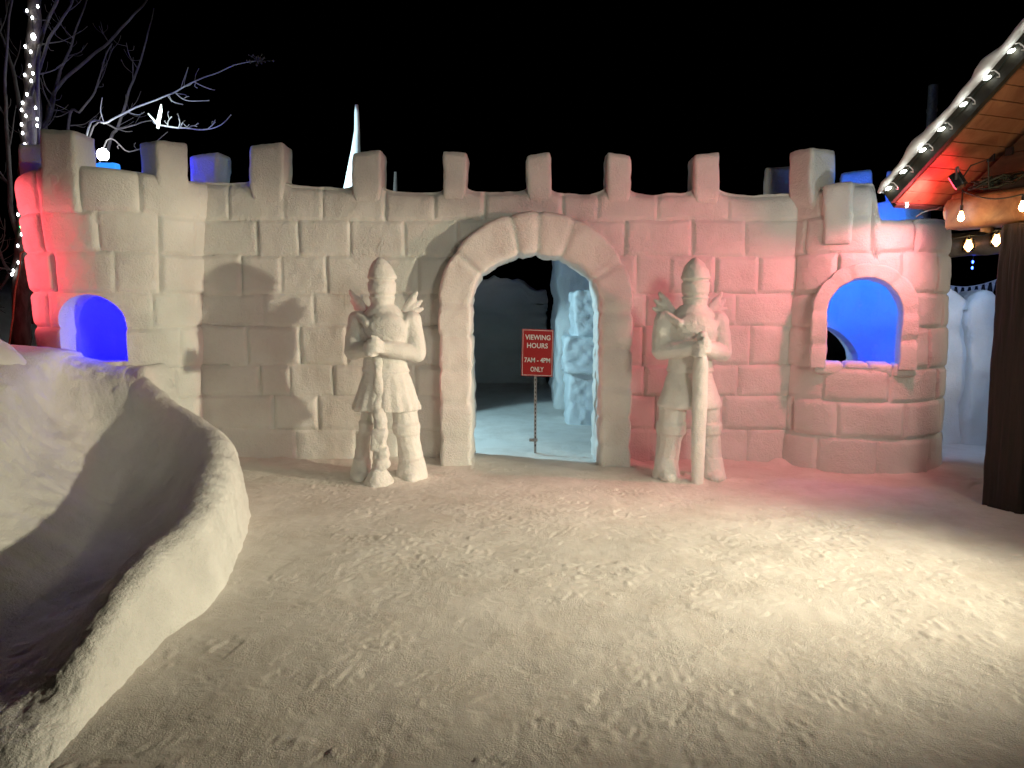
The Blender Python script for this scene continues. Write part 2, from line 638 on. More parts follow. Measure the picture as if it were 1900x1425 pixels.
def sweep_arch(hw_in, hw_out, zs, rise_in, rise_out, yf, yb, origin, axis, z0, joints, seed, gd=0.018, edge=0.03, mat=None,
               n_side=46, n_arc=96, jag=0.02, scal=1.0):
    """arched surround swept along jamb, arc, jamb. axis = outward unit 2d. yf/yb: distance outward of front / back"""
    # path parameter list: (inner point, outer point, arc length)
    path = []
    for i in range(n_side):
        t = i / n_side
        z = z0 + (zs - z0) * t
        path.append(((-hw_in, z), (-hw_out, z)))
    for i in range(n_arc + 1):
        a = math.pi - math.pi * i / n_arc
        path.append(((hw_in * math.cos(a), zs + rise_in * math.sin(a)), (hw_out * math.cos(a), zs + rise_out * math.sin(a))))
    for i in range(1, n_side + 1):
        t = i / n_side
        z = zs + (z0 - zs) * t
        path.append(((hw_in, z), (hw_out, z)))
    pin = np.array([p[0] for p in path]); pout = np.array([p[1] for p in path])
    mid = (pin + pout) / 2
    s = np.concatenate([[0], np.cumsum(np.linalg.norm(np.diff(mid, axis=0), axis=1))])
    sec = []       # (radial fraction 0 = outer .. 1 = inner, depth fraction 0 = front .. 1 = back)
    for d in (1.0, 0.75, 0.5, 0.28, 0.12): sec.append((0.0, d))
    e = 0.05
    sec += [(0.02, 0.04), (0.07, 0.0)]
    for k in range(1, 11): sec.append((0.07 + 0.86 * k / 10, 0.0))
    sec += [(0.985, 0.025)]
    for d in (0.08, 0.15, 0.25, 0.36, 0.48, 0.6, 0.72, 0.84, 0.94, 1.0): sec.append((1.0, d))
    S = len(sec)
    n = len(path)
    fr = np.array([q[0] for q in sec]); dp = np.array([q[1] for q in sec])
    SS = np.repeat(s[:, None], S, 1)
    pos = pout[:, None, :] * (1 - fr)[None, :, None] + pin[:, None, :] * fr[None, :, None]
    dep = yf - (yf - yb) * dp[None, :] + np.zeros((n, 1))
    jl = np.array(sorted(joints)) * s[-1]
    dj = np.min(np.abs(SS[..., None] + 0.012 * fbm(np.stack([pos[..., 0], pos[..., 1], SS * 0], -1), 6, 2, seed)[..., None] - jl), axis=-1)
    g = np.exp(-(dj / 0.028) ** 1.5)
    k = np.searchsorted(jl, SS)
    bo = (_hash(k, k * 0 + 2, k * 0 + 5, seed) - 0.5) * 0.03
    pill = sstep(0, 0.11, dj) * 0.006
    frontw = (dp[None, :] < 0.2).astype(float)
    dep = dep + frontw * (-gd * g + bo * sstep(0, 0.05, dj) + pill)
    # radial: jagged inner edge, slightly uneven outer edge
    rad = (pout - pin); rad = rad / np.maximum(np.linalg.norm(rad, axis=1, keepdims=True), 1e-6)
    q3 = np.stack([pos[..., 0] * 1.0, pos[..., 1], dep], -1)
    jn = fbm(q3, 9, 3, seed + 3) * jag + fbm(q3, 2.5, 2, seed + 4) * 0.012
    radial = jn * (fr[None, :] > 0.9) + 0.012 * fbm(q3, 5, 3, seed + 8) * (fr[None, :] < 0.1) - 0.016 * g * (fr[None, :] < 0.1) + scal * (g * 0.018 + (bo * 0.5)) * (fr[None, :] > 0.9)
    pos = pos + rad[:, None, :] * radial[..., None]
    dep = dep + 0.006 * fbm(q3, 14, 3, seed + 9) + 0.01 * fbm(q3, 4, 3, seed + 10)
    ax = np.array([axis[0], axis[1]]); pe = np.array([-axis[1], axis[0]])
    V = np.empty((n, S, 3))
    V[..., 0] = origin[0] + ax[0] * dep + pe[0] * pos[..., 0]
    V[..., 1] = origin[1] + ax[1] * dep + pe[1] * pos[..., 0]
    V[..., 2] = pos[..., 1]
    fs = grid_faces(n, S, False, True)
    fs.append(list(range(S))); fs.append([(n - 1) * S + j for j in range(S)][::-1])
    me = mesh_from('arch', V.reshape(-1, 3), fs, mat or M['snow'])
    recalc(me)
    me.set_sharp_from_angle(angle=R(60))
    return me


wall_root = build_front_wall()
# gateway arch: axis points to the viewer (-y), so perpendicular runs +x
me = sweep_arch(AIH, AOH, ASP, ARI, AOR, 0.20, -0.50, (AC, WALL_Y), (0, -1), -0.08,
                [0.06, 0.125, 0.18, 0.24, 0.295, 0.37, 0.465, 0.505, 0.555, 0.645, 0.72, 0.78, 0.845, 0.90, 0.95], 41, jag=0.03)
link('gate_arch', me, wall_root)

# ------------------------------------------------------------------ towers


def ring_pos(c, r, px, near=True):
    k = (px - CX) / F
    # ray in plan (approx.): x = k*cp*y
    d = Vector((k * cp, 1, 0)).normalized()
    oc = Vector((c[0], c[1], 0))
    b = d.dot(oc)
    disc = b * b - (oc.dot(oc) - r * r)
    disc = math.sqrt(max(disc, 0))
    t = b - disc if near else b + disc
    p = d * t
    nrm = (p - oc).normalized()
    return p, nrm


def build_tower(name, label, c, r, topfun, cutters, seed, thick=0.27, nth=370, nz=180, lean=0.0):
    root = thing(name, label, 'snow tower', (c[0], c[1], 0), 'towers of the snow castle')
    th = np.linspace(0, 2 * np.pi, nth, endpoint=False)
    top = topfun(th)
    per = 2 * np.pi * r
    rr = np.random.default_rng(seed)
    joints = []
    for cidx in range(len(ZC) - 1):
        nb = 10
        ph = rr.uniform(0, per / nb)
        js = sorted(((ph + per / nb * (i + rr.uniform(-0.2, 0.2))) % per) for i in range(nb))
        joints.append(js)
    t = np.linspace(0, 1, nz)
    Z = -0.15 + (top[:, None] + 0.15) * t[None, :]
    U = np.repeat((th * r)[:, None], nz, 1)
    D = block_disp(U, Z, joints, period=per, seed=seed, gd=0.030, gw=0.021, pil=0.006)
    D -= 0.05 * np.exp(-(top[:, None] - Z) / 0.03)
    D += (0.05 if lean == 0 else 0.0) * (1 - np.clip(Z, 0, 2.8) / 2.8) + lean * (np.clip(Z, 0, 2.9) / 2.8) ** 2
    rad = r + D
    rows = [np.stack([c[0] + rad * np.cos(th)[:, None], c[1] + rad * np.sin(th)[:, None], Z], -1)]
    cs, sn = np.cos(th), np.sin(th)
    q = np.stack([cs * r, sn * r, th * 0], -1)
    for fr, dz in ((0.15, 0.02), (0.4, 0.028), (0.7, 0.026), (0.93, 0.01)):
        ra = r - thick * fr
        rows.append(np.stack([c[0] + ra * cs, c[1] + ra * sn, top + dz + fbm(q + fr * 5, 7, 3, seed) * 0.012], -1)[:, None, :])
    nb = 40
    for tz in np.linspace(0.98, 0, nb):
        zb = -0.15 + (top + 0.15) * tz
        ra = r - thick + fbm(np.stack([cs * r, sn * r, zb], -1), 4, 3, seed + 4) * 0.025
        rows.append(np.stack([c[0] + ra * cs, c[1] + ra * sn, zb], -1)[:, None, :])
    A = np.concatenate(rows, 1)
    n, m = A.shape[:2]
    me = mesh_from('tower_wall', A.reshape(-1, 3), grid_faces(n, m, True, True), M['snow'])
    me = boolean_cut(me, cutters)
    me.polygons.foreach_set('use_smooth', [True] * len(me.polygons))
    me.set_sharp_from_angle(angle=R(55))
    link('tower_wall', me, root)
    return root


LT_C, LT_R = (-3.95, 7.54), 0.78
RT_C, RT_R = (3.63, 7.74), 0.825
# left tower
LW = (-3.90, 6.76)       # window on the tower face
lw_axis = (0.02, -1.0)
cut = prism_mesh([(-0.30, 1.08), (-0.30, 1.45)] + [(-0.30 + 0.30 * (1 - math.cos(a)), 1.45 + 0.27 * math.sin(a)) for a in np.linspace(0.2, math.pi - 0.2, 14)] + [(0.30, 1.45), (0.30, 1.10)],
                 (0, -1), -0.45, 0.5, LW)
left_tower = build_tower('castle_tower', 'round snow tower at the left end with deep blue window and red lit side', LT_C, LT_R,
                         lambda th: 2.84 + 0.02 * np.sin(3 * th), [cut], 61, lean=0.13)


def tower_merlon(root, c, r, px, near, width, pyt, zbot, seed, corbel=True, depth=0.3):
    p, n = ring_pos(c, r - 0.10, px, near)
    zt = P(px, pyt, p.y).z
    return merlon(root, p, (n.x, n.y), width, depth, zt, zbot, seed, corbel)


tower_merlon(left_tower, LT_C, LT_R + 0.09, 143, True, 0.35, 246, 2.45, 71, False)
tower_merlon(left_tower, LT_C, LT_R + 0.09, 318, True, 0.33, 266, 2.45, 72)
pq, _n = ring_pos(LT_C, LT_R - 0.05, 400, False)
merlon(left_tower, pq, (0.1, 1.0), 0.33, 0.28, P(400, 290, pq.y).z, 2.6, 73, False)
p = Vector((LT_C[0] - LT_R - 0.04, LT_C[1] + 0.06, 0))
merlon(left_tower, p, (-1, 0), 0.36, 0.28, P(62, 276, p.y).z, 2.5, 74)


# right tower: its front right rim has crumbled to a lower level
def rt_top(th):
    d = (th + np.pi) % (2 * np.pi) - np.pi
    lowb = sstep(R(-108), R(-101), d) * (1 - sstep(R(8), R(18), d))
    return 2.74 - lowb * 0.33 + 0.015 * np.sin(5 * th)


ax = Vector((-0.33, -0.94, 0)).normalized()
rw_axis = (ax.x, ax.y)
RW0 = (RT_C[0] + ax.x * RT_R, RT_C[1] + ax.y * RT_R)
RWZ0, RWZS, RWHW, RWR = 1.07, 1.56, 0.318, 0.31
cut1 = prism_mesh([(u, z) for u, z in arch_outline(0, RWHW + 0.05, RWZS, RWR + 0.05, z0=RWZ0 - 0.04)], rw_axis, -0.5, 0.5, RW0)
pb = P(1500, 640, 8.5)
cut2 = prism_mesh(arch_outline(0, 0.46, 0.98, 0.42), (0.05, 1), -0.35, 0.5, (pb.x, RT_C[1] + RT_R - 0.1))
right_tower = build_tower('castle_tower', 'round pink lit snow tower at the right end with arched bright blue window', RT_C, RT_R, rt_top, [cut1, cut2], 83)
me = sweep_arch(RWHW, RWHW + 0.15, RWZS, RWR, RWR + 0.15, 0.034, -0.27, RW0, rw_axis, RWZ0 - 0.05,
                [0.1, 0.24, 0.37, 0.44, 0.53, 0.62, 0.77, 0.88], 47, gd=0.014, jag=0.012, n_side=24, n_arc=60, scal=0.25)
link('window_surround', me, right_tower)
# sill of rounded blocks
sill = MB()
pe = Vector((-ax.y, ax.x, 0))
for (u0, u1, hh) in ((-0.42, -0.16, 0.12), (-0.155, 0.06, 0.11), (0.065, 0.27, 0.12), (0.275, 0.47, 0.13)):
    v, f = rbox(u1 - u0, 0.36, hh, 0.035, 8)
    v = roughen(v + u0 * 7, 0.012, 8, 4) - u0 * 7
    cc = Vector((RW0[0], RW0[1], RWZ0 - hh / 2)) + pe * ((u0 + u1) / 2) - ax * 0.170
    vv = [cc + pe * a[0] + ax * (-a[1]) + Vector((0, 0, a[2])) for a in v]
    sill.add((vv, f))
so = sill.build('window_sill', M['snow'], right_tower)
recalc(so.data)
tower_merlon(right_tower, RT_C, RT_R, 1496, True, 0.30, 280, 2.40, 91, True, 0.34)
tower_merlon(right_tower, RT_C, RT_R, 1578, False, 0.30, 320, 2.55, 93, False)
tower_merlon(right_tower, RT_C, RT_R, 1668, False, 0.28, 318, 2.55, 94, False)
tower_merlon(right_tower, RT_C, RT_R, 1436, False, 0.26, 310, 2.55, 95, False)
# broken stub beside the tall merlon
p, n_ = ring_pos(RT_C, RT_R - 0.11, 1553, True)
merlon(right_tower, p, (n_.x, n_.y), 0.27, 0.30, P(1553, 342, p.y).z, 2.2, 92, False)

# ------------------------------------------------------------------ ground


def axis_pts(lo, hi, fine_lo, fine_hi, step, growth=1.14):
    a = list(np.arange(fine_lo, fine_hi + 1e-9, step))
    s = step; x = a[-1]
    while x < hi:
        s *= growth; x += s; a.append(min(x, hi))
    s = step; x = a[0]; pre = []
    while x > lo:
        s *= growth; x -= s; pre.append(max(x, lo))
    return np.array(pre[::-1] + a)


KN = [(-1.17, 6.72), (1.66, 6.76)]
HEAP = [G(993, 843), G(1868, 905)]


def ground_h(X, Y):
    q = np.stack([X, Y, X * 0], -1)
    h = 0.030 * fbm(q, 0.7, 3, 201) + 0.009 * fbm(q, 2.6, 3, 202)
    lump = fbm(q, 11.0, 4, 203)
    h = h + 0.0035 * lump
    rdg = 1 - np.abs(fbm(q, 6.0, 3, 204))
    h = h - 0.0012 * sstep(0.88, 1.0, rdg)
    patch = sstep(-0.1, 0.35, fbm(q, 1.3, 2, 205))
    h = h + patch * 0.006 * np.abs(fbm(q, 20.0, 3, 206))
    h = h + 0.005 * sstep(0.30, 0.75, vnoise(q * 24, 211)) * sstep(0.0, 0.4, fbm(q, 1.9, 3, 212))
    # small snow drift at the foot of the walls, statues and arch
    for kx, ky in KN:
        d = np.hypot((X - kx) / 0.36, (Y - ky + 0.02) / 0.24)
        h = h + np.exp(-d ** 4) * (0.035 + 0.03 * np.abs(fbm(q, 14, 3, 207)))
    h = h + 0.05 * np.exp(-np.abs(Y - WALL_Y) / 0.10) * ((X > -3) & (X < 3)) * (np.abs(X - AC) > AIH) * (0.7 + fbm(q, 5, 3, 208))
    d = np.hypot(X - RT_C[0], Y - RT_C[1]) - RT_R
    h = h + 0.05 * np.exp(-np.abs(d) / 0.1) * (0.6 + fbm(q, 6, 3, 209))
    for bx_, by_, br_, bh_ in ((HEAP[0].x, HEAP[0].y, 0.10, 0.035), (HEAP[1].x, HEAP[1].y, 0.30, 0.07)):
        d = np.hypot(X - bx_, Y - by_)
        h = h + bh_ * np.exp(-(d / br_) ** 2) * (0.75 + 0.6 * fbm(q, 12, 3, 216))
    # bank rising far to the left and behind
    h = h + 1.9 * sstep(5.2, 9.5, -X) * sstep(6.0, 9.0, Y)
    h = h + 1.2 * sstep(12, 40, np.hypot(X, Y))
    return h


gx = axis_pts(-70, 70, -2.6, 4.6, 0.0118)
gy = axis_pts(-30, 90, 2.15, 7.6, 0.0118, 1.035)
GX, GY = np.meshgrid(gx, gy, indexing='ij')
H = ground_h(GX, GY)
# footprints: shallow soles with tread bars, heels and kicked up rims
rf = np.random.default_rng(5)
for k in range(150):
    fx, fy = rf.uniform(-2.2, 4.4), rf.uniform(2.2, 7.0)
    if fx < -1.5 and fy < 5.2: continue
    a = rf.uniform(0, 2 * np.pi) if rf.random() < 0.5 else rf.normal(math.pi / 2, 0.5)
    i0, i1 = np.searchsorted(gx, [fx - 0.22, fx + 0.22]); j0, j1 = np.searchsorted(gy, [fy - 0.22, fy + 0.22])
    dx, dy = GX[i0:i1, j0:j1] - fx, GY[i0:i1, j0:j1] - fy
    u = dx * math.cos(a) + dy * math.sin(a); v = -dx * math.sin(a) + dy * math.cos(a)
    wid = 0.048 + 0.008 * np.cos(u / 0.13 * 2.4)
    d = np.maximum(np.abs(u) / 0.14, np.abs(v) / wid)
    inside = 1 - sstep(0.85, 1.05, d)
    rim = np.exp(-((d - 1.15) / 0.16) ** 2)
    dep = rf.uniform(0.0008, 0.003) * (1.6 if rf.random() < 0.1 else 0.8)
    part_of = sstep(rf.uniform(-0.14, 0.0), 0.06, u)
    tread = 0.5 + 0.5 * np.sin(u / rf.uniform(0.012, 0.02) * 2 + rf.uniform(0, 6) + np.abs(v) * 40)
    nn = 0.6 + 0.8 * vnoise(np.stack([dx * 30, dy * 30, dx * 0 + k], -1), 3)
    H[i0:i1, j0:j1] += part_of * (-dep * inside * (0.45 + 0.8 * tread) + dep * 0.6 * rim * nn)
# scuffs: clusters of short gouges kicked up by boots
for c_ in range(170):
    cx0, cy0 = rf.uniform(-1.9, 4.4), 2.2 + 4.6 * rf.random() ** 1.25
    a0 = rf.uniform(0, np.pi); sp_r = rf.uniform(0.05, 0.20)
    for g_ in range(int(rf.uniform(6, 26))):
        fx, fy = cx0 + rf.normal(0, sp_r), cy0 + rf.normal(0, sp_r * 0.8)
        i0, i1 = np.searchsorted(gx, [fx - 0.09, fx + 0.09]); j0, j1 = np.searchsorted(gy, [fy - 0.09, fy + 0.09])
        if i1 <= i0 or j1 <= j0: continue
        dx, dy = GX[i0:i1, j0:j1] - fx, GY[i0:i1, j0:j1] - fy
        a = a0 + rf.normal(0, 0.35)
        u = dx * math.cos(a) + dy * math.sin(a); v = -dx * math.sin(a) + dy * math.cos(a)
        v = v + 6 * u * u * rf.uniform(-1, 1)
        L_, W_ = rf.uniform(0.012, 0.042), rf.uniform(0.008, 0.014)
        d = (u / L_) ** 2 + (v / W_) ** 2
        dep = rf.uniform(0.0012, 0.0046)
        H[i0:i1, j0:j1] += -dep * np.exp(-d) + dep * 0.7 * np.exp(-((u / L_) ** 2 + ((v - W_ * 1.6) / W_) ** 2))
V = np.stack([GX, GY, H], -1).reshape(-1, 3)
o = part('snow_ground', V, grid_faces(len(gx), len(gy)), M['snow_ground'])
tag(o, kind='structure')
GH = lambda x, y: float(ground_h(np.array([x]), np.array([y]))[0])

# ------------------------------------------------------------------ slide
rowsP = [  # foot, crest outer, crest inner, inner low, bottom, bank mid, bank top, far left
    [(-3.05, 6.95, -.1), (-3.30, 6.95, .98), (-3.42, 6.95, 1.04), (-3.55, 6.95, 1.06), (-3.80, 6.95, 1.08), (-4.05, 6.9, 1.12), (-4.25, 6.85, 1.20), (-5.6, 6.7, 1.15)],
    [(-3.02, 6.62, -.1), (-3.34, 6.62, .98), (-3.45, 6.60, 1.00), (-3.56, 6.57, 1.00), (-3.78, 6.52, 1.02), (-3.96, 6.45, 1.12), (-4.15, 6.4, 1.26), (-5.6, 6.2, 1.25)],
    [(-2.70, 6.30, -.1), (-2.98, 6.33, .76), (-3.12, 6.27, .80), (-3.24, 6.18, .62), (-3.42, 6.05, .50), (-3.76, 5.93, .72), (-4.03, 5.75, 1.21), (-5.6, 5.6, 1.25)],
    [(-2.28, 5.92, -.1), (-2.48, 5.93, .62), (-2.64, 5.85, .64), (-2.78, 5.70, .34), (-3.02, 5.38, .20), (-3.36, 5.17, .50), (-3.80, 5.10, 1.06), (-5.4, 4.9, 1.2)],
    [(-2.00, 5.48, -.1), (-2.14, 5.45, .52), (-2.32, 5.38, .53), (-2.46, 5.24, .24), (-2.74, 4.95, .09), (-3.08, 4.72, .36), (-3.60, 4.55, .86), (-5.2, 4.3, 1.1)],
    [(-1.83, 4.78, -.1), (-1.90, 4.72, .43), (-2.10, 4.66, .43), (-2.26, 4.56, .17), (-2.58, 4.35, .05), (-2.90, 4.16, .25), (-3.42, 4.02, .66), (-5.0, 3.8, .95)],
    [(-1.64, 3.93, -.1), (-1.73, 4.03, .40), (-1.92, 4.08, .39), (-2.10, 4.05, .14), (-2.46, 3.87, .03), (-2.80, 3.68, .17), (-3.27, 3.50, .48), (-4.8, 3.2, .8)],
    [(-1.66, 3.30, -.1), (-1.73, 3.42, .35), (-1.90, 3.50, .33), (-2.08, 3.50, .12), (-2.44, 3.32, .03), (-2.82, 3.12, .12), (-3.25, 2.95, .36), (-4.8, 2.6, .6)],
    [(-1.66, 2.86, -.1), (-1.74, 2.98, .24), (-1.90, 3.06, .22), (-2.10, 3.04, .10), (-2.45, 2.85, .06), (-2.85, 2.65, .09), (-3.3, 2.5, .22), (-4.8, 2.1, .4)],
    [(-1.58, 2.58, -.1), (-1.70, 2.66, .10), (-1.88, 2.74, .12), (-2.08, 2.72, .08), (-2.5, 2.5, .06), (-2.9, 2.3, .07), (-3.3, 2.15, .10), (-4.8, 1.7, .2)],
    [(-1.50, 2.32, -.1), (-1.66, 2.38, .04), (-1.86, 2.44, .07), (-2.06, 2.42, .06), (-2.5, 2.3, .05), (-2.9, 2.1, .05), (-3.3, 1.9, .0), (-4.8, 1.4, .03)],
    [(-1.45, 2.10, -.1), (-1.64, 2.12, -.05), (-1.86, 2.14, -.05), (-2.06, 2.12, -.05), (-2.5, 2.0, -.05), (-2.9, 1.9, -.05), (-3.3, 1.7, -.05), (-4.8, 1.2, -.05)],
]


def catmull(A, n, axis):
    A = np.moveaxis(np.asarray(A, float), axis, 0)
    m = A.shape[0]
    t = np.linspace(0, m - 1 - 1e-9, n)
    i = np.floor(t).astype(int); f = (t - i)
    f = f.reshape((-1,) + (1,) * (A.ndim - 1))
    g = lambda k: A[np.clip(k, 0, m - 1)]
    p0, p1, p2, p3 = g(i - 1), g(i), g(i + 1), g(i + 2)
    o = 0.5 * (2 * p1 + (p2 - p0) * f + (2 * p0 - 5 * p1 + 4 * p2 - p3) * f ** 2 + (3 * p1 - p0 - 3 * p2 + p3) * f ** 3)
    return np.moveaxis(o, 0, axis)


A = np.array(rowsP)
# insert a mid point on the outer face so that it stays steep
midf = A[:, 0] * 0.42 + A[:, 1] * 0.58 + np.array([0.03, -0.02, 0.0])
A = np.concatenate([A[:, :1], midf[:, None], A[:, 1:]], 1)
A = catmull(catmull(A, 330, 0), 300, 1)
q = A.reshape(-1, 3)
nr = np.cross(np.gradient(A, axis=0), np.gradient(A, axis=1)).reshape(-1, 3)
nr /= np.maximum(np.linalg.norm(nr, axis=1, keepdims=True), 1e-9)
nr *= np.sign(nr[:, 2:3] + 1e-6)
# rounded crest bites, scuffed channel, trowelled outer face
col = np.tile(np.linspace(0, 1, 300), 330)
crest = np.exp(-((col - 0.31) / 0.07) ** 2)
chan = sstep(0.36, 0.5, col) * (1 - sstep(0.72, 0.85, col))
d = 0.03 * fbm(q, 2.4, 3, 301) + 0.014 * fbm(q, 11, 5, 302, 0.6)
d = d + crest * (0.018 * fbm(q, 4.0, 3, 303, 0.5) + 0.025)
streak = np.repeat(np.linspace(0, 7, 330), 300)
d = d + chan * 0.014 * fbm(np.stack([col * 20, streak * 1.8, streak * 0], -1), 1.0, 4, 304) + chan * 0.008 * fbm(q, 9, 3, 305)
q = q + nr * d[:, None]
slide = part('snow_slide', q, grid_faces(330, 300, flip=True), snow_mat('slide_snow', dirt_amt=0.25, bump=0.8, fine=60.0, dist=0.016))
recalc(slide.data)
tag(slide, 'curving snow slide with high outer rim running down from the left blue window', 'snow slide')

# ------------------------------------------------------------------ knights


def fuse(mb, voxel, smooth_it=4):
    me = mesh_from('raw', mb.v, mb.f, None, smooth=False)
    me = bake(me, [('REMESH', dict(mode='VOXEL', voxel_size=voxel, adaptivity=0.0)), ('SMOOTH', dict(factor=0.5, iterations=smooth_it))])
    n = len(me.vertices)
    v = np.empty(n * 3); me.vertices.foreach_get('co', v); v = v.reshape(-1, 3)
    fs = [list(p.vertices) for p in me.polygons]
    bpy.data.meshes.remove(me)
    return v, fs


def chain(mb, pts, rads, k=1.0):
    rads = [r_ * k for r_ in rads]
    for i in range(len(pts) - 1):
        mb.add(capsule(pts[i], rads[i], pts[i + 1], rads[i + 1], 12))


def fingers(mb, c, side, seed, k_=1.3):
    """gauntlet gripping the pommel: palm, four curled fingers of unequal length, thumb leaving the palm's side"""
    x, y, z = c
    o = lambda dx, dy, dz: (x + side * dx * k_, y + dy * k_, z + dz * k_)
    mb.add(sphere(o(0.030, 0.008, 0), 0.05 * k_, (0.8, 0.75, 1.0)))
    for k, L in enumerate((0.052, 0.060, 0.057, 0.044)):
        zz = 0.036 - k * 0.023
        chain(mb, [o(0.048, -0.020, zz), o(0.022, -0.054, zz + 0.002), o(-(L - 0.045), -0.058, zz - 0.002), o(-(L - 0.028), -0.030, zz - 0.003)],
              [0.0125 * k_, 0.0120 * k_, 0.0112 * k_, 0.010 * k_])
    chain(mb, [o(0.045, -0.004, 0.03), o(0.022, -0.042, 0.060), o(-0.006, -0.052, 0.070)], [0.016 * k_, 0.014 * k_, 0.012 * k_])


def make_knight(name, label, loc, variant):
    root = thing(name, label, 'snow statue', loc, 'knight statues beside the gateway')
    b = MB()
    hx = -0.018 if variant == 1 else 0.028
    # helmet with visor ridge, pointed crown leaning to the left
    prof = [(0.100, 0.105, 1.58), (0.106, 0.112, 1.64), (0.113, 0.12, 1.675), (0.124, 0.133, 1.692), (0.104, 0.112, 1.712), (0.126, 0.137, 1.735), (0.128, 0.14, 1.79), (0.128, 0.138, 1.822),
            (0.104, 0.112, 1.840), (0.134, 0.146, 1.862), (0.124, 0.134, 1.90), (0.106, 0.114, 1.95), (0.080, 0.086, 1.995), (0.050, 0.055, 2.03), (0.018, 0.02, 2.055)]
    b.add(lathe(prof, (hx, 0), 36, shift=lambda z: (-0.10 * max(0, z - 1.88) if variant == 1 else -0.06 * max(0, z - 1.88), -0.01)))
    # collar and torso
    b.add(lathe([(0.12, 0.12, 1.62), (0.145, 0.135, 1.59), (0.185, 0.15, 1.55), (0.21, 0.14, 1.50)], (hx * 0.6, 0), 36))
    b.add(lathe([(0.15, 0.10, 1.56), (0.225, 0.135, 1.51), (0.255, 0.155, 1.44), (0.252, 0.168, 1.37), (0.235, 0.165, 1.29), (0.212, 0.150, 1.21), (0.200, 0.138, 1.13),
                 (0.205, 0.140, 1.06), (0.222, 0.150, 1.015), (0.20, 0.14, 1.005)], (0.0, 0), 44))
    b.add(sphere((0.02, -0.115, 1.41), 0.165, (1.15, 0.58, 0.95), 20, 14))                # breastplate
    chain(b, [(-0.235, -0.06, 1.53), (-0.14, -0.15, 1.46)], [0.030, 0.035])              # shoulder plate ridge
    chain(b, [(0.235, -0.05, 1.52), (0.17, -0.13, 1.40)], [0.030, 0.030])
    # arms
    for s, el in ((1, (0.292, -0.03, 1.18)), (-1, (-0.285, -0.04, 1.20))):
        sh = (s * 0.245, 0.0, 1.475)
        hd = (hx * 0.5 - 0.035 + s * 0.045, -0.235, 1.245) if variant == 1 else (hx + s * 0.05, -0.24, 1.24)
        chain(b, [sh, (s * 0.275, -0.005, 1.34), el], [0.098, 0.090, 0.086])
        mid = tuple(el[i] * 0.5 + hd[i] * 0.5 for i in range(3))
        chain(b, [el, mid, hd], [0.086, 0.078, 0.062])
    hc = (hx * 0.5 - 0.04, -0.262, 1.255) if variant == 1 else (hx + 0.005, -0.268, 1.25)
    fingers(b, hc, 1, 1)
    fingers(b, (hc[0] - 0.012, hc[1], hc[2] - 0.03), -1, 2)
    # skirt with pleats
    if variant == 1:
        pl = lambda th, t: 1 + 0.055 * t * math.cos(17 * th) + 0.01 * math.sin(5 * th)
        sk = [(0.19, 0.135, 1.03), (0.215, 0.15, 0.98), (0.252, 0.172, 0.88), (0.288, 0.195, 0.77), (0.318, 0.212, 0.68), (0.312, 0.208, 0.655), (0.26, 0.17, 0.65)]
    else:
        pl = lambda th, t: 1 + 0.02 * t * math.cos(7 * th)
        sk = [(0.19, 0.135, 1.03), (0.212, 0.15, 0.96), (0.245, 0.168, 0.86), (0.278, 0.188, 0.76), (0.302, 0.200, 0.70), (0.292, 0.195, 0.675), (0.25, 0.17, 0.67)]
    b.add(lathe(sk, (0.0, 0), 68, pleat=pl))
    # legs: greave with knee band, flared boot
    if variant == 1:
        legs = [[(-0.135, 0, 0.72), (-0.155, -0.01, 0.52), (-0.185, 0, 0.34), (-0.215, 0.0, 0.10)], [0.080, 0.080, 0.086, 0.094],
                [(0.165, 0, 0.72), (0.185, -0.01, 0.50), (0.205, 0, 0.32), (0.232, 0.0, 0.10)], [0.098, 0.100, 0.094, 0.106]]
    else:
        legs = [[(-0.155, 0, 0.72), (-0.165, -0.01, 0.50), (-0.185, 0, 0.32), (-0.205, 0.0, 0.10)], [0.108, 0.106, 0.100, 0.092],
                [(0.165, 0, 0.72), (0.18, -0.01, 0.50), (0.195, 0, 0.32), (0.215, 0.0, 0.10)], [0.104, 0.100, 0.094, 0.098]]
    for pts, rd in ((legs[0], legs[1]), (legs[2], legs[3])):
        rd = [q_ * 1.17 for q_ in rd]
        chain(b, pts, rd)
        kx, ky, kz = pts[1]
        r_ = rd[1] * 0.97
        b.add(lathe([(r_ * 0.9, r_ * 0.95, kz - 0.085), (r_ * 1.12, r_ * 1.15, kz - 0.07), (r_ * 1.14, r_ * 1.18, kz + 0.015), (r_ * 1.08, r_ * 1.1, kz + 0.03), (r_ * 0.9, r_ * 0.9, kz + 0.04)], (kx, ky), 24))
        fx = pts[3][0]
        b.add(lathe([(rd[3] * 1.22, rd[3] * 1.45, -0.03), (rd[3] * 1.2, rd[3] * 1.4, 0.03), (rd[3] * 1.05, rd[3] * 1.15, 0.12), (rd[3] * 0.9, rd[3] * 0.9, 0.2)], (fx, -0.02), 24))
        b.add(sphere((fx * 1.04, -0.12, 0.035), 0.085, (1.0, 1.25, 0.75), 14, 10))
    v, f = fuse(b, 0.0095, 2)
    off = 3.1 * variant
    v = roughen(v + off, 0.010, 6, 400 + variant) - off
    v = roughen(v + off, 0.0045, 24, 410 + variant) - off
    v = v + np.array(loc)
    part('body', v, f, M['snow_statue'], root)
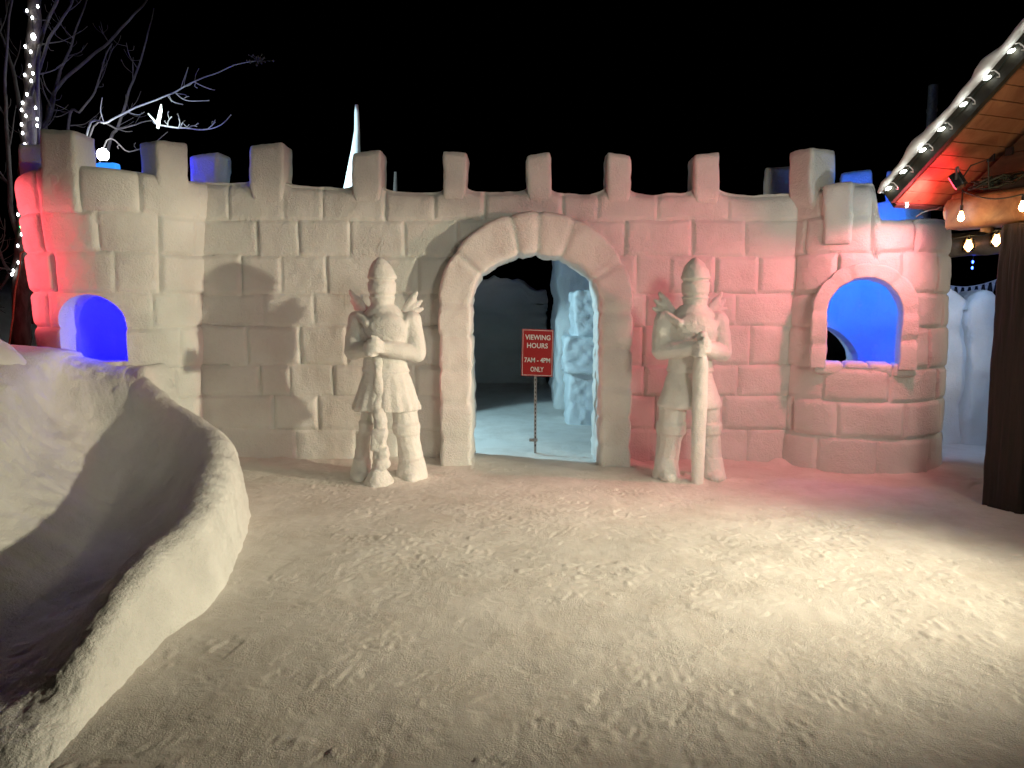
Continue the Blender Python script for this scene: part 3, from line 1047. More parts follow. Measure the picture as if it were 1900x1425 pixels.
    # shoulder wings with three feather tips each
    for s in (-1, 1):
        wmb = MB()
        rt = (s * 0.16, 0.05, 1.53)
        tips = [(s * 0.285, 0.07, 1.735), (s * 0.325, 0.08, 1.665), (s * 0.335, 0.07, 1.585)] if not (variant == 1 and s < 0) else [(-0.325, 0.06, 1.75), (-0.315, 0.08, 1.66), (-0.285, 0.07, 1.595)]
        wmb.add(sphere((s * 0.205, 0.055, 1.575), 0.062, (1.0, 0.6, 1.0), 14, 10))
        for tp in tips:
            md = tuple(rt[i] * 0.45 + tp[i] * 0.55 for i in range(3))
            chain(wmb, [rt, md, tp], [0.044, 0.042, 0.018])
        v, f = fuse(wmb, 0.008, 2)
        v = roughen(v + off + s, 0.012, 14, 420 + variant) - off - s
        part('shoulder_wing', v + np.array(loc), f, M['snow_statue'], root)
    # sword
    smb = MB()
    if variant == 1:
        x0, y0 = -0.035, -0.27
        chain(smb, [(hc[0], hc[1] + 0.01, 1.32), (hc[0] - 0.004, hc[1] + 0.03, 1.20)], [0.032, 0.042])
        chain(smb, [(x0 - 0.014, y0 + 0.165, 1.14), (x0 - 0.01, y0 + 0.145, 0.96)], [0.050, 0.050])
        chain(smb, [(x0 - 0.006, y0 + 0.140, 0.97), (x0, y0 + 0.095, 0.66)], [0.046, 0.052])
        chain(smb, [(x0 + 0.012, y0 + 0.07, 0.64), (x0 + 0.0, y0 + 0.05, 0.10)], [0.058, 0.068])
        v, f = rbox(0.13, 0.12, 0.20, 0.02, 6)
        smb.add(([(a[0] + x0 - 0.006 + a[2] * 0.12, a[1] + y0 + 0.04, a[2] + 0.41) for a in v], f))
        v, f = rbox(0.09, 0.10, 0.12, 0.02, 6)
        smb.add(([(a[0] + x0 + 0.045, a[1] + y0 + 0.03, a[2] + 0.29) for a in v], f))
        smb.add(sphere((x0 + 0.03, y0 + 0.01, 0.19), 0.072, (1.05, 0.9, 0.9)))
        smb.add(lathe([(0.15, 0.14, -0.04), (0.13, 0.12, 0.03), (0.09, 0.09, 0.10), (0.06, 0.06, 0.16)], (x0, y0 + 0.03), 24))
        nm = 'broken_sword'
    else:
        x0, y0 = hx + 0.005, -0.265
        smb.add(sphere((hc[0], hc[1], 1.345), 0.050, (1, 0.9, 1.0)))
        chain(smb, [(hc[0], hc[1], 1.33), (x0, y0 + 0.02, 1.10)], [0.036, 0.060])
        smb.add(lathe([(0.056, 0.040, -0.05), (0.058, 0.042, 0.02), (0.064, 0.05, 0.4), (0.070, 0.06, 0.8), (0.070, 0.075, 1.0), (0.06, 0.08, 1.15), (0.04, 0.05, 1.2)], (x0, y0 + 0.02), 28))
        nm = 'sword'
    v, f = fuse(smb, 0.009, 2)
    v = roughen(v + off * 2, 0.022 if variant == 1 else 0.010, 9, 430 + variant) - off * 2
    part(nm, v + np.array(loc), f, M['snow_statue'], root)
    return root


k1 = make_knight('knight_statue', 'carved snow knight with pleated skirt and crumbled sword left of the gateway', (KN[0][0], KN[0][1], 0.0), 1)
k2 = make_knight('knight_statue', 'carved snow knight holding an unbroken upright sword right of the gateway', (KN[1][0], KN[1][1], 0.0), 2)

# ------------------------------------------------------------------ sign
SY = 7.40
sb = G(993, 843)
sroot = thing('notice_sign', 'red notice board with white lettering on a thin post in the gateway', 'sign', (sb.x, sb.y, 0))
sy = sb.y
tl, br = P(968, 611, sy), P(1026, 698, sy)
cx_, cz_ = (tl.x + br.x) / 2, (tl.z + br.z) / 2
bw, bh = (br.x - tl.x), (tl.z - br.z)
v, f = rbox(bw, 0.008, bh, 0.004, 6)
tilt = -0.035


def on_sign(u, wv, d):
    return (cx_ + u * math.cos(tilt) + wv * math.sin(-tilt) * 0.6, sy - 0.014 - d, cz_ + wv + u * math.sin(tilt))


part('sign_board', [on_sign(a[0], a[2], a[1]) for a in v], f, M['sign_red'], sroot, sharp=40)
bmb = MB()
for (u0, u1, w0, w1) in ((-bw / 2 + .009, bw / 2 - .009, bh / 2 - .014, bh / 2 - .009), (-bw / 2 + .009, bw / 2 - .009, -bh / 2 + .009, -bh / 2 + .014),
                         (-bw / 2 + .009, -bw / 2 + .013, -bh / 2 + .014, bh / 2 - .014), (bw / 2 - .013, bw / 2 - .009, -bh / 2 + .014, bh / 2 - .014)):
    vv = [on_sign(a, b_, 0.0055) for a, b_ in ((u0, w0), (u1, w0), (u1, w1), (u0, w1))]
    bmb.add((vv, [[0, 1, 2, 3]]))
bmb.build('border', M['sign_white'], sroot, smooth=False)


def text_mesh(s, width, height, u, wv):
    cu = bpy.data.curves.new('t', 'FONT')
    cu.body = s
    cu.size = 1.0
    cu.align_x = 'CENTER'; cu.align_y = 'CENTER'
    cu.offset = 0.022
    cu.resolution_u = 3
    to = bpy.data.objects.new('t', cu)
    COL.objects.link(to)
    dg = bpy.context.evaluated_depsgraph_get()
    me = bpy.data.meshes.new_from_object(to.evaluated_get(dg))
    bpy.data.objects.remove(to)
    n = len(me.vertices)
    co = np.empty(n * 3); me.vertices.foreach_get('co', co); co = co.reshape(-1, 3)
    mn, mx = co.min(0), co.max(0)
    sx = width / (mx[0] - mn[0]); sy_ = height / (mx[1] - mn[1])
    co[:, 0] = (co[:, 0] - (mn[0] + mx[0]) / 2) * sx + u
    co[:, 1] = (co[:, 1] - (mn[1] + mx[1]) / 2) * sy_ + wv
    fs = [list(p.vertices) for p in me.polygons]
    return [on_sign(a[0], a[1], 0.0062) for a in co], fs


for s, wd, hh, u, fr in (('VIEWING', 0.80, 0.115, 0.0, 0.33), ('HOURS', 0.66, 0.115, -0.005, 0.155), ('7AM - 4PM', 0.82, 0.11, 0.0, -0.155), ('ONLY', 0.42, 0.115, 0.0, -0.35)):
    tv, tf = text_mesh(s, wd * bw, hh * bh * 0.95, u * bw, fr * bh)
    part('lettering', tv, tf, M['sign_white'], sroot, smooth=False)
pm = MB()
pm.add(box((sb.x, sy, cz_ / 2 - 0.05), (0.013, 0, 0), (0, 0.006, 0), (0, 0, cz_ / 2 + 0.12)))
post = pm.build('post', M['steel'], sroot, smooth=False)
z = 0.1
while z < br.z - 0.02:
    hv, hf = box((sb.x, sy - 0.0072, z), (0.005, 0, 0), (0, 0.001, 0), (0, 0, 0.011))
    part('hole', hv, hf, M['hole'], post, smooth=False)
    z += 0.045
pm = MB(); pm.add(box((sb.x - 0.02, sy, 0.16), (0.045, 0, 0), (0, 0.012, 0), (0, 0, 0.016)))
pm.build('foot_plate', M['steel'], sroot, smooth=False)

# ------------------------------------------------------------------ courtyard seen through the gate


def block_box(name, x0, x1, y0, y1, z0, z1, mat, seed, parent=None, amp=0.05, res=26, r=0.05, grooves=(), ragged=0.0):
    v, f = rbox(x1 - x0, y1 - y0, z1 - z0, r, res)
    v = v + np.array([(x0 + x1) / 2, (y0 + y1) / 2, (z0 + z1) / 2])
    cz = np.array([(x0 + x1) / 2, (y0 + y1) / 2])
    for g in grooves:
        k = 1 - 0.06 * np.exp(-((v[:, 2] - g) / 0.03) ** 2) / 1.0
        for i in (0, 1):
            half = (x1 - x0) / 2 if i == 0 else (y1 - y0) / 2
            v[:, i] = cz[i] + (v[:, i] - cz[i]) * (1 - (1 - k) * min(1, 0.6 / max(half, 0.1)))
    if ragged:
        topm = v[:, 2] > z1 - 0.3
        v[:, 2] += topm * ragged * fbm(np.stack([v[:, 0], v[:, 1] * 0, v[:, 0] * 0], -1), 1.6, 4, seed)
    v = roughen(v, amp, 3.0, seed); v = roughen(v, amp * 0.5, 11.0, seed + 1)
    return part(name, v, f, mat, parent, at=((x0 + x1) / 2, (y0 + y1) / 2, z0) if parent is None else None)


a, b_ = P(1056, 785, 10.0), P(1130, 785, 10.0)
ip = thing('ice_pillar', 'stacked white ice block pillar just inside the gateway beside the sign', 'ice pillar', ((a.x + b_.x) / 2, 10.2, 0))
zt_ = P(1080, 541, 10.0).z
for k, (z0_, z1_, dx0, dx1, yy) in enumerate(((-0.1, 0.72, -0.02, 0.10, 9.86), (0.70, 1.20, -0.07, 0.12, 9.80), (1.17, zt_, 0.05, 0.10, 9.93))):
    block_box('ice_block', a.x + dx0, b_.x + dx1, yy, 10.6, z0_, z1_, M['ice'], 501 + k * 7, ip, amp=0.055, r=0.035)
a = P(1024, 735, 12.6)
o = block_box('inner_wall', a.x, a.x + 0.62, 11.3, 13.0, -0.1, 3.1, M['snow'], 511, amp=0.06, grooves=(0.4, 0.85, 1.3, 1.75, 2.2, 2.65), r=0.08)
tag(o, 'tall pale blue inner snow wall rising behind the ice pillar', 'snow wall')
o = block_box('inner_wall', a.x + 0.30, 4.6, 13.2, 13.7, -0.1, 2.9, M['snow'], 515, amp=0.05, grooves=(0.5, 1.0, 1.5, 2.0, 2.5))
tag(o, 'dim cross wall of snow behind the tall pale blue inner wall', 'snow wall')
o = block_box('inner_wall', -6.5, 0.72, 15.0, 15.5, -0.1, 2.02, M['snow'], 521, amp=0.05, res=60, ragged=0.35, grooves=(0.5, 1.0, 1.5))
tag(o, 'dark ragged topped snow wall at the far side of the courtyard', 'snow wall')

# right hand snow slabs behind the tower
a, b_ = P(1700, 822, 8.5), P(1795, 822, 8.5)
sl = MB()


def slab(x0, x1, y0, y1, z1, seed, name, label):
    v, f = rbox(x1 - x0, y1 - y0, z1 + 0.15, 0.07, 22)
    v = v + np.array([(x0 + x1) / 2, (y0 + y1) / 2, (z1 + 0.15) / 2 - 0.15])
    top = sstep(z1 * 0.86, z1, v[:, 2])
    v[:, 2] -= top * 0.22 * ((v[:, 0] - (x0 + x1) / 2) / (x1 - x0) * 2) ** 2
    lo = sstep(z1 * 0.62, z1 * 0.45, v[:, 2]) if False else (1 - sstep(0.9, 1.25, v[:, 2]))
    v[:, 1] -= lo * 0.06
    v[:, 0] = np.where(v[:, 0] > (x0 + x1) / 2, v[:, 0] + lo * 0.05, v[:, 0])
    v = roughen(v, 0.06, 2.6, seed); v = roughen(v, 0.02, 9, seed + 1)
    o = part(name, v, f, M['snow'], at=((x0 + x1) / 2, (y0 + y1) / 2, 0))
    tag(o, label, 'snow slab')
    return o


slab(P(1690, 800, 8.6).x, P(1776, 800, 8.6).x, 8.45, 8.85, P(1760, 538, 8.5).z, 531, 'snow_slab', 'bluish rounded snow slab partly hidden by the pink tower')
slab(P(1771, 800, 8.5).x, P(1836, 800, 8.5).x, 8.35, 8.95, P(1805, 540, 8.4).z, 541, 'snow_slab', 'bluish rounded snow slab with cream right edge next to the dark post')

# ice spire
a = P(655, 345, 10.0)
zt = P(667, 195, 10.0).z
v, f = lathe([(0.30, 0.26, -0.1), (0.27, 0.24, 1.2), (0.235, 0.2, 2.2), (0.19, 0.17, 2.8), (0.135, 0.12, 3.2), (0.095, 0.09, 3.45), (0.06, 0.055, 3.7), (0.036, 0.034, 3.95), (0.03, 0.028, zt - 0.1), (0.024, 0.022, zt)],
             (P(655, 345, 10.0).x, 10.0), 24, shift=lambda z: (0.075 * max(0, min(1, (z - 3.1) / 0.9)), 0))
v = roughen(v, 0.018, 5, 551)
o = part('ice_spire', v, f, M['ice'], at=(a.x, 10.0, 0))
recalc(o.data)
tag(o, 'tall thin brightly lit ice spire rising behind the battlements', 'ice spire')
# thin pole
a = P(733, 345, 11.0)
v, f = tube([(a.x, 11, 0), (a.x, 11, 1.5), (a.x, 11, 3.2), (a.x + 0.01, 11, P(733, 319, 11).z)], [0.05, 0.045, 0.04, 0.02], 10)
o = part('pole', v, f, M['twig'], at=(a.x, 11, 0))
tag(o, 'thin dark pole just showing above the wall right of the ice spire', 'pole')

# ------------------------------------------------------------------ cabin on the right
gdir = Vector((0.342, -0.94, 0)).normalized()      # along the gable wall towards the viewer
rdir = Vector((0.94, 0.342, 0)).normalized()       # along the ridge, into the cabin
E0 = P(1660, 376, 6.3)
# slope so that the rake passes photo point (1900, 95)
xc, yc = (1900 - CX) / F, -(116 - CY) / F
ray = Vector((xc, cp + yc * sp, -sp + yc * cp))
nrm = gdir.cross(Vector((0, 0, 1)))
tt = (E0 - Vector((0, 0, CAMZ))).dot(nrm) / ray.dot(nrm)
hit = Vector((0, 0, CAMZ)) + ray * tt
run = (hit - E0).dot(gdir)
SL = (hit.z - E0.z) / run
sdir = (gdir + Vector((0, 0, SL))).normalized()     # up the roof slope
rn = rdir.cross(sdir).normalized()
if rn.z < 0: rn = -rn                               # roof normal (up)
OVER = 0.56


def C(wv, t, z=None, s=None):
    """cabin coordinates: w along ridge, t along gable from the eave corner; z absolute or on the roof plane"""
    p = E0 + rdir * wv + gdir * t
    if z is not None: p.z = z
    elif s is not None: p.z = E0.z + SL * t + s
    else: p.z = E0.z + SL * t
    return p


cab = thing('log_cabin', 'open log cabin with snowy gable roof and dark square post at the right edge', 'cabin', C(OVER, 0.6, 0))
# soffit boards (run along the ridge), each a bevelled plank
sm = MB()
t = 0.0
k = 0
while t < 4.0:
    bwid = 0.128
    for (w0, w1) in ((0.02, 2.6),):
        c0 = C((w0 + w1) / 2, t + bwid / 2 / math.hypot(1, SL)) + rn * 0.012
        sm.add(box(c0, rdir * ((w1 - w0) / 2), sdir * (bwid / 2 - 0.004), rn * (0.010 + 0.0015 * math.sin(k * 2.1))))
    t += bwid / math.hypot(1, SL)
    k += 1
sm.build('soffit', M['pine'], cab, smooth=False)
sl_len = 4.0 * math.hypot(1, SL)
rm = MB()
rm.add(box(C(2.4, 2.0) + rn * 0.09, rdir * 2.38, sdir * (sl_len / 2), rn * 0.06))
rm.build('roof_deck', M['fascia'], cab, smooth=False)
fm = MB()
fm.add(box(C(0.0, 2.0) + rn * 0.075 - rdir * 0.012, rdir * 0.02, sdir * (sl_len / 2 + 0.01), rn * 0.07))
fm.build('fascia', M['fascia'], cab, smooth=False)
fm = MB()
fm.add(box(C(2.4, 0) + rn * 0.06 - sdir * 0.02, rdir * 2.39, sdir * 0.018, rn * 0.08))
fm.build('eave_board', M['fascia'], cab, smooth=False)
# roof snow with lumpy overhanging edge
nS, nW = 170, 34
ss = np.linspace(-0.06, sl_len, nS)
Vv = []
lump = np.interp(ss, [0, 0.15, 0.30, 0.42, 0.5, 0.62, 0.8, 1.0, 1.12, 1.22, 1.35, 1.5, 6], [0.5, 0.35, 0.6, 1.55, 1.7, 0.8, 0.45, 0.7, 1.3, 1.3, 0.6, 0.5, 0.5])
sec_w = np.concatenate([np.linspace(0, 1, 13), [1]])
for i, s_ in enumerate(ss):
    l = lump[i] + 0.15 * math.sin(s_ * 23)
    endf = min(1.0, (s_ + 0.06) / 0.10)
    rowp = []
    for a_ in np.linspace(-0.75 * math.pi, 0.5 * math.pi, 16):     # rounded lip outside the fascia
        rr_ = 0.047 * (0.55 + 0.45 * l) * (0.35 + 0.65 * endf)
        pw = -0.02 - math.cos(a_) * rr_ * 1.1 if a_ < 0 else -0.02 - math.cos(a_) * rr_ * 1.1
        pz = 0.165 + math.sin(a_) * rr_ * 0.9 + rr_ * 0.5
        rowp.append((pw, pz))
    ztop = rowp[-1][1]
    for w_ in (0.06, 0.15, 0.3, 0.6, 1.2, 2.2, 3.4, 4.75):
        rowp.append((w_, ztop + 0.02 + 0.02 * math.sin(w_ * 3 + s_ * 4)))
    rowp.append((4.76, 0.152))
    Vv.append([C(0, 0) + rdir * a[0] + sdir * s_ + rn * a[1] for a in rowp])
m_ = len(Vv[0])
V = np.array([[tuple(p) for p in r_] for r_ in Vv]).reshape(-1, 3)
V = roughen(V, 0.02, 7, 601)
f = grid_faces(nS, m_)
f.append(list(range(m_))); f.append([(nS - 1) * m_ + j for j in range(m_)][::-1])
o = part('roof_snow', V, f, M['snow_clean'], cab)
recalc(o.data)
# gable wall planks above the tie beam
ZT0, ZT1 = 2.25, 2.53
gm = MB()
z = ZT1 - 0.02
while z < 5.2:
    h_ = 0.152
    ta, tb_ = max(0.05, (z + 0.05 - E0.z) / SL + 0.03), max(0.05, (z + h_ + 0.05 - E0.z) / SL + 0.03)
    q_ = [C(OVER, ta, z), C(OVER, 6.0, z), C(OVER, 6.0, z + h_), C(OVER, tb_, z + h_)]
    vs = [tuple(a_) for a_ in q_] + [tuple(a_ + rdir * 0.06) for a_ in q_]
    gm.add((vs, [[0, 1, 2, 3], [7, 6, 5, 4], [0, 4, 5, 1], [1, 5, 6, 2], [2, 6, 7, 3], [3, 7, 4, 0]]))
    z += 0.158
gm.build('gable_planks', wood_mat('gable_wood', (0.05, 0.024, 0.012), (0.14, 0.07, 0.035), scale=(4, 4, 12)), cab, smooth=False)
# tie beam and logs


def log(name, p0, p1, r, mat, seed, n=22, m=24):
    p0, p1 = Vector(p0), Vector(p1)
    v, f = tube([p0.lerp(p1, i / m) for i in range(m + 1)], [r * (1 + 0.03 * math.sin(i * 0.9 + seed)) for i in range(m + 1)], n)
    v = roughen(v, 0.012, 5, seed)
    return part(name, v, f, mat, cab, sharp=50)


tb = MB()
v, f = rbox(3.9, 0.24, ZT1 - ZT0, 0.05, 12)
v = roughen(v, 0.01, 4, 611)
tb.add(([C(OVER, 2.05, 0) + gdir * a[0] + rdir * a[1] + Vector((0, 0, (ZT0 + ZT1) / 2 + a[2])) for a in v], f))
o = tb.build('tie_beam', M['log'], cab); recalc(o.data)
log('plate_log', C(OVER - 0.08, 0.17, 2.42), C(4.6, 0.17, 2.42), 0.105, M['log'], 3)
log('rear_beam', P(1690, 463, 9.25), P(1960, 438, 8.35), 0.145, M['log'], 8)
rb_ = [P(1690, 463, 9.25), P(1960, 438, 8.35)]
for k_ in (0.0, 0.86):
    q_ = rb_[0].lerp(rb_[1], k_)
    log('post', (q_.x, q_.y, -0.1), (q_.x, q_.y, q_.z - 0.10), 0.10, M['darklog'], 9)
# curved brace under the eave
pth = []
for i in range(15):
    a_ = i / 14 * R(105)
    pth.append(C(OVER - 0.04 + 0.02 * i / 14, 0.14 + 0.30 * math.sin(a_), 2.52 - 0.24 * (1 - math.cos(a_))))
v, f = tube(pth, [0.045 + 0.035 * math.sin(i / 14 * math.pi) for i in range(15)], 16)
o = part('curved_brace', roughen(v, 0.01, 8, 5), f, M['log'], cab)
# post
pc = C(OVER, 0.80, 0)
v, f = rbox(0.32, 0.32, ZT0 + 0.2, 0.03, 40)
v = roughen(v, 0.015, 3, 621)
qq = np.stack([v[:, 0] * 1.0, v[:, 1] * 1.0, v[:, 2] * 0.06], -1)
v[:, :2] *= (1 + 0.06 * fbm(qq, 26, 3, 622))[:, None]
vv = [pc + rdir * a[0] + gdir * a[1] + Vector((0, 0, a[2] + ZT0 / 2 - 0.1)) for a in v]
o = part('post', vv, f, M['darklog'], cab); recalc(o.data)
for (w_, t_) in ((2.6, 0.2), (OVER, 5.6)):
    pq = C(w_, t_, 0)
    o = part('post', [pq + rdir * a[0] + gdir * a[1] + Vector((0, 0, a[2] + ZT0 / 2 - 0.1)) for a in v], f, M['darklog'], cab); recalc(o.data)
# two square bolt plates on the gable
for (a_, b2) in ((1840, 293), (1874, 281)):
    d_ = (C(OVER, 0) - Vector((0, 0, CAMZ)))
    xc, yc = (a_ - CX) / F, -(b2 - CY) / F
    ray = Vector((xc, cp + yc * sp, -sp + yc * cp))
    tq = d_.dot(rdir) / ray.dot(rdir)
    hp = Vector((0, 0, CAMZ)) + ray * tq
    pm = MB(); pm.add(box(hp - rdir * 0.008, rdir * 0.008, gdir * 0.03, Vector((0, 0, 0.03))))
    pm.build('bolt_plate', M['black'], cab, smooth=False)

# C9 lights along the rake
ls = thing('light_string', 'white bulbs clipped along the snowy sloping roof edge of the cabin', 'light string', C(0, 0))
cm = MB()
pts = []


def rake_at(px, py):
    """point on the rake edge line nearest to the given photo pixel (used as a spacing only)"""
    best = None
    for i in range(900):
        s_ = i / 900 * sl_len
        p = C(0, 0) + sdir * s_
        q = p - Vector((0, 0, CAMZ))
        yy = q.y * cp - q.z * sp
        X_ = CX + F * q.x / yy; Yp = CY - F * (q.z * cp + q.y * sp) / yy
        e = (X_ - px) ** 2 + (Yp - py) ** 2
        if best is None or e < best[0]: best = (e, s_)
    return best[1]


svals = [rake_at(a, b2) for a, b2 in ((1661, 352), (1690, 322), (1728, 283), (1763, 243), (1808, 201), (1855, 152), (1897, 98))]
step = svals[-1] - svals[-2]
svals += [svals[-1] + step * k for k in range(1, 9) if svals[-1] + step * k < sl_len]
for s_ in svals:
    b0 = C(0, 0) + sdir * s_ - rdir * 0.045 + rn * 0.10
    d_ = (-rdir * 0.5 + gdir * -0.5 + Vector((0, 0, -0.35))).normalized()
    prof = [(0.0, 0.005), (0.010, 0.009), (0.022, 0.013), (0.034, 0.011), (0.045, 0.006), (0.050, 0.002)]
    v, f = tube([b0 + d_ * a for a, _ in prof], [r_ for _, r_ in prof], 10)
    part('bulb', v, f, M['bulb_white'], ls)
    lp = [b0 + rn * 0.03 + sdir * 0.02, b0 + sdir * 0.045 - rdir * 0.015, b0 + sdir * 0.05 - rn * 0.05 - rdir * 0.01, b0 + sdir * 0.035 - rn * 0.062, b0 + sdir * 0.022 - rn * 0.045]
    v, f = tube(lp, 0.004, 6)
    part('clip', v, f, M['sign_white'], ls)
v, f = tube([C(0, 0) + sdir * s_ - rdir * 0.038 + rn * (0.10 + 0.012 * math.sin(s_ * 20)) for s_ in np.linspace(svals[0], svals[-1], 120)], 0.005, 6)
part('cord', v, f, M['cord'], ls)
# single bulb hanging below the eave corner, in front of the tower rim
bp_ = P(1682, 380, 6.35)
hb = thing('hanging_bulb', 'single white bulb dangling under the eave corner in front of the blue battlement', 'light bulb', bp_)
v, f = tube([bp_ + Vector((0, 0, z_)) for z_ in (0.03, 0.02, 0.0, -0.016, -0.024)], [0.006, 0.010, 0.017, 0.014, 0.003], 10)
part('bulb', v, f, M['bulb_white'], hb)
v, f = tube([bp_ + Vector((0, 0, 0.03)), Vector((bp_.x, bp_.y, E0.z + 0.03)), C(0.25, 0.03)], 0.004, 6)
part('cord', v, f, M['cord'], hb)
# drooping cord from the eave
v, f = tube([P(1700, 402, 6.5), P(1712, 394, 6.45), P(1726, 390, 6.4), P(1738, 388, 6.35), C(0.42, 0.1, 2.46)], 0.005, 6)
tag(part('cord', v, f, M['cord']), 'thin dark cord drooping from the eave towards the tower rim', 'cord')

# amber bulbs
es = thing('light_string', 'amber filament bulbs strung along the cabin beams', 'light string', C(OVER, 0.5, 2.5))


def amber(p, s=1.0):
    p = Vector(p)
    v, f = tube([p + Vector((0, 0, z_ * s)) for z_ in (0.05, 0.03, 0.012, -0.006, -0.022, -0.030)], [0.010 * s, 0.014 * s, 0.022 * s, 0.025 * s, 0.016 * s, 0.003], 12)
    o = part('bulb', v, f, M['bulb_warm'], es)
    v, f = tube([p + Vector((0, 0, 0.10 * s)), p + Vector((0, 0, 0.05 * s))], 0.012, 8)
    part('socket', v, f, M['black'], es)
    return p + Vector((0, 0, 0.1 * s))


def beam_hit(px, py, wv):
    """point of the vertical plane w = wv seen at a photo pixel"""
    ray = Vector(((px - CX) / F, cp - (py - CY) / F * sp, -sp - (py - CY) / F * cp))
    o0 = Vector((0, 0, CAMZ))
    return o0 + ray * ((C(wv, 0) - o0).dot(rdir) / ray.dot(rdir))


def plane_t(px, py, tv):
    ray = Vector(((px - CX) / F, cp - (py - CY) / F * sp, -sp - (py - CY) / F * cp))
    o0 = Vector((0, 0, CAMZ))
    return o0 + ray * ((C(0, tv) - o0).dot(gdir) / ray.dot(gdir))


tops = [amber(plane_t(1783, 404, 0.42)), amber(beam_hit(1897, 385, OVER - 0.22)), amber(P(1797, 457, 8.66), 1.25), amber(P(1849, 447, 8.48), 1.25)]
tops.append(amber(C(OVER - 0.22, 1.6, 2.42)))
tops.append(amber(C(OVER - 0.22, 2.5, 2.42)))
c0 = C(OVER - 0.16, 0.30, 2.56)
sag = []
for a, b2 in zip([c0, tops[1], tops[4]], [tops[1], tops[4], tops[5]]):
    for i in range(12):
        t_ = i / 12
        q_ = a.lerp(b2, t_); q_.z -= 0.05 * math.sin(math.pi * t_); sag.append(q_)
v, f = tube(sag, 0.006, 6); part('cord', v, f, M['cord'], es)
v, f = tube([tops[0], tops[0] + Vector((0, 0, 0.12)), c0], 0.006, 6); part('cord', v, f, M['cord'], es)
v, f = tube([P(1740, 448, 8.9), tops[2], tops[2].lerp(tops[3], 0.5) - Vector((0, 0, 0.03)), tops[3], P(1890, 432, 8.35)], 0.007, 6); part('cord', v, f, M['cord'], es)
# glass jars around the two lower bulbs
for (a_, b2, yy_) in ((1797, 457, 8.66), (1849, 447, 8.48)):
    p = P(a_, b2, yy_)
    v, f = tube([p + Vector((0, 0, z_)) for z_ in (0.085, 0.075, 0.03, -0.04, -0.062, -0.066)], [0.045, 0.055, 0.068, 0.068, 0.052, 0.004], 20, caps=False)
    part('jar', v, f, M['glass'], es)

# red flood lamp under the soffit
fp = plane_t(1776, 336, 0.46)
fl = thing('flood_lamp', 'small black flood lamp casting red light under the cabin soffit', 'flood lamp', fp)
fdir = (Vector((1.6, 7.4, 1.2)) - fp).normalized()
fs_ = fdir.cross(Vector((0, 0, 1))).normalized(); fu = fs_.cross(fdir)
v, f = rbox(0.15, 0.07, 0.12, 0.012, 8)
part('housing', [fp + fs_ * a[0] + fdir * a[1] + fu * a[2] for a in v], f, M['black'], fl, sharp=40)
mb = MB()
for k in range(6):
    mb.add(box(fp - fdir * 0.042 + fs_ * (-0.06 + k * 0.024), fs_ * 0.004, fdir * 0.01, fu * 0.045))
mb.build('cooling_fins', M['black'], fl, smooth=False)
mb = MB(); mb.add(box(fp + fdir * 0.037, fs_ * 0.06, fdir * 0.002, fu * 0.045)); mb.build('lens', M['lens_red'], fl, smooth=False)
v, f = tube([fp + fs_ * 0.08, fp + fs_ * 0.085 + Vector((0, 0, 0.09)), fp + Vector((0, 0, 0.11)), fp - fs_ * 0.085 + Vector((0, 0, 0.09)), fp - fs_ * 0.08], 0.008, 6)
part('bracket', v, f, M['steel'], fl)
cpts = [fp - fdir * 0.04, fp - fdir * 0.1 + Vector((0, 0, 0.06)), fp - fdir * 0.16 + rdir * 0.1 + Vector((0, 0, 0.08)), fp + rdir * 0.22 + gdir * 0.1 + Vector((0, 0, -0.03)), C(OVER - 0.05, 0.45, 2.56)]
v, f = tube(cpts, 0.006, 6); part('cable', v, f, M['cord'], fl)
# tangle of cable on the tie beam
rt_ = random.Random(4)
cp0 = C(OVER - 0.10, 0.50, 2.58)
tp = [cp0 + Vector((rt_.uniform(-.05, .05), rt_.uniform(-.05, .05), rt_.uniform(-.03, .06))) + gdir * rt_.uniform(-0.16, 0.22) for _ in range(44)]
v, f = tube(tp, 0.009, 6)
tag(part('cable_bundle', v, f, M['cord']), 'tangled black cable bundle lying on the cabin tie beam', 'cable')

# chimney pipe
a = P(1732, 158, 9.6)
ch = thing('chimney_pipe', 'dim steel stovepipe rising behind the snowy roof edge', 'chimney', (a.x, 9.6, 0))
v, f = tube([(a.x, 9.6, z_) for z_ in (0, 1, 2, 3, a.z)], 0.058, 18)
part('pipe', v, f, M['steel'], ch, sharp=50)
zz = P(1732, 205, 9.6).z
v, f = tube([(a.x, 9.6, zz - 0.02), (a.x, 9.6, zz + 0.02)], 0.066, 18)
part('collar', v, f, M['steel'], ch, sharp=50)

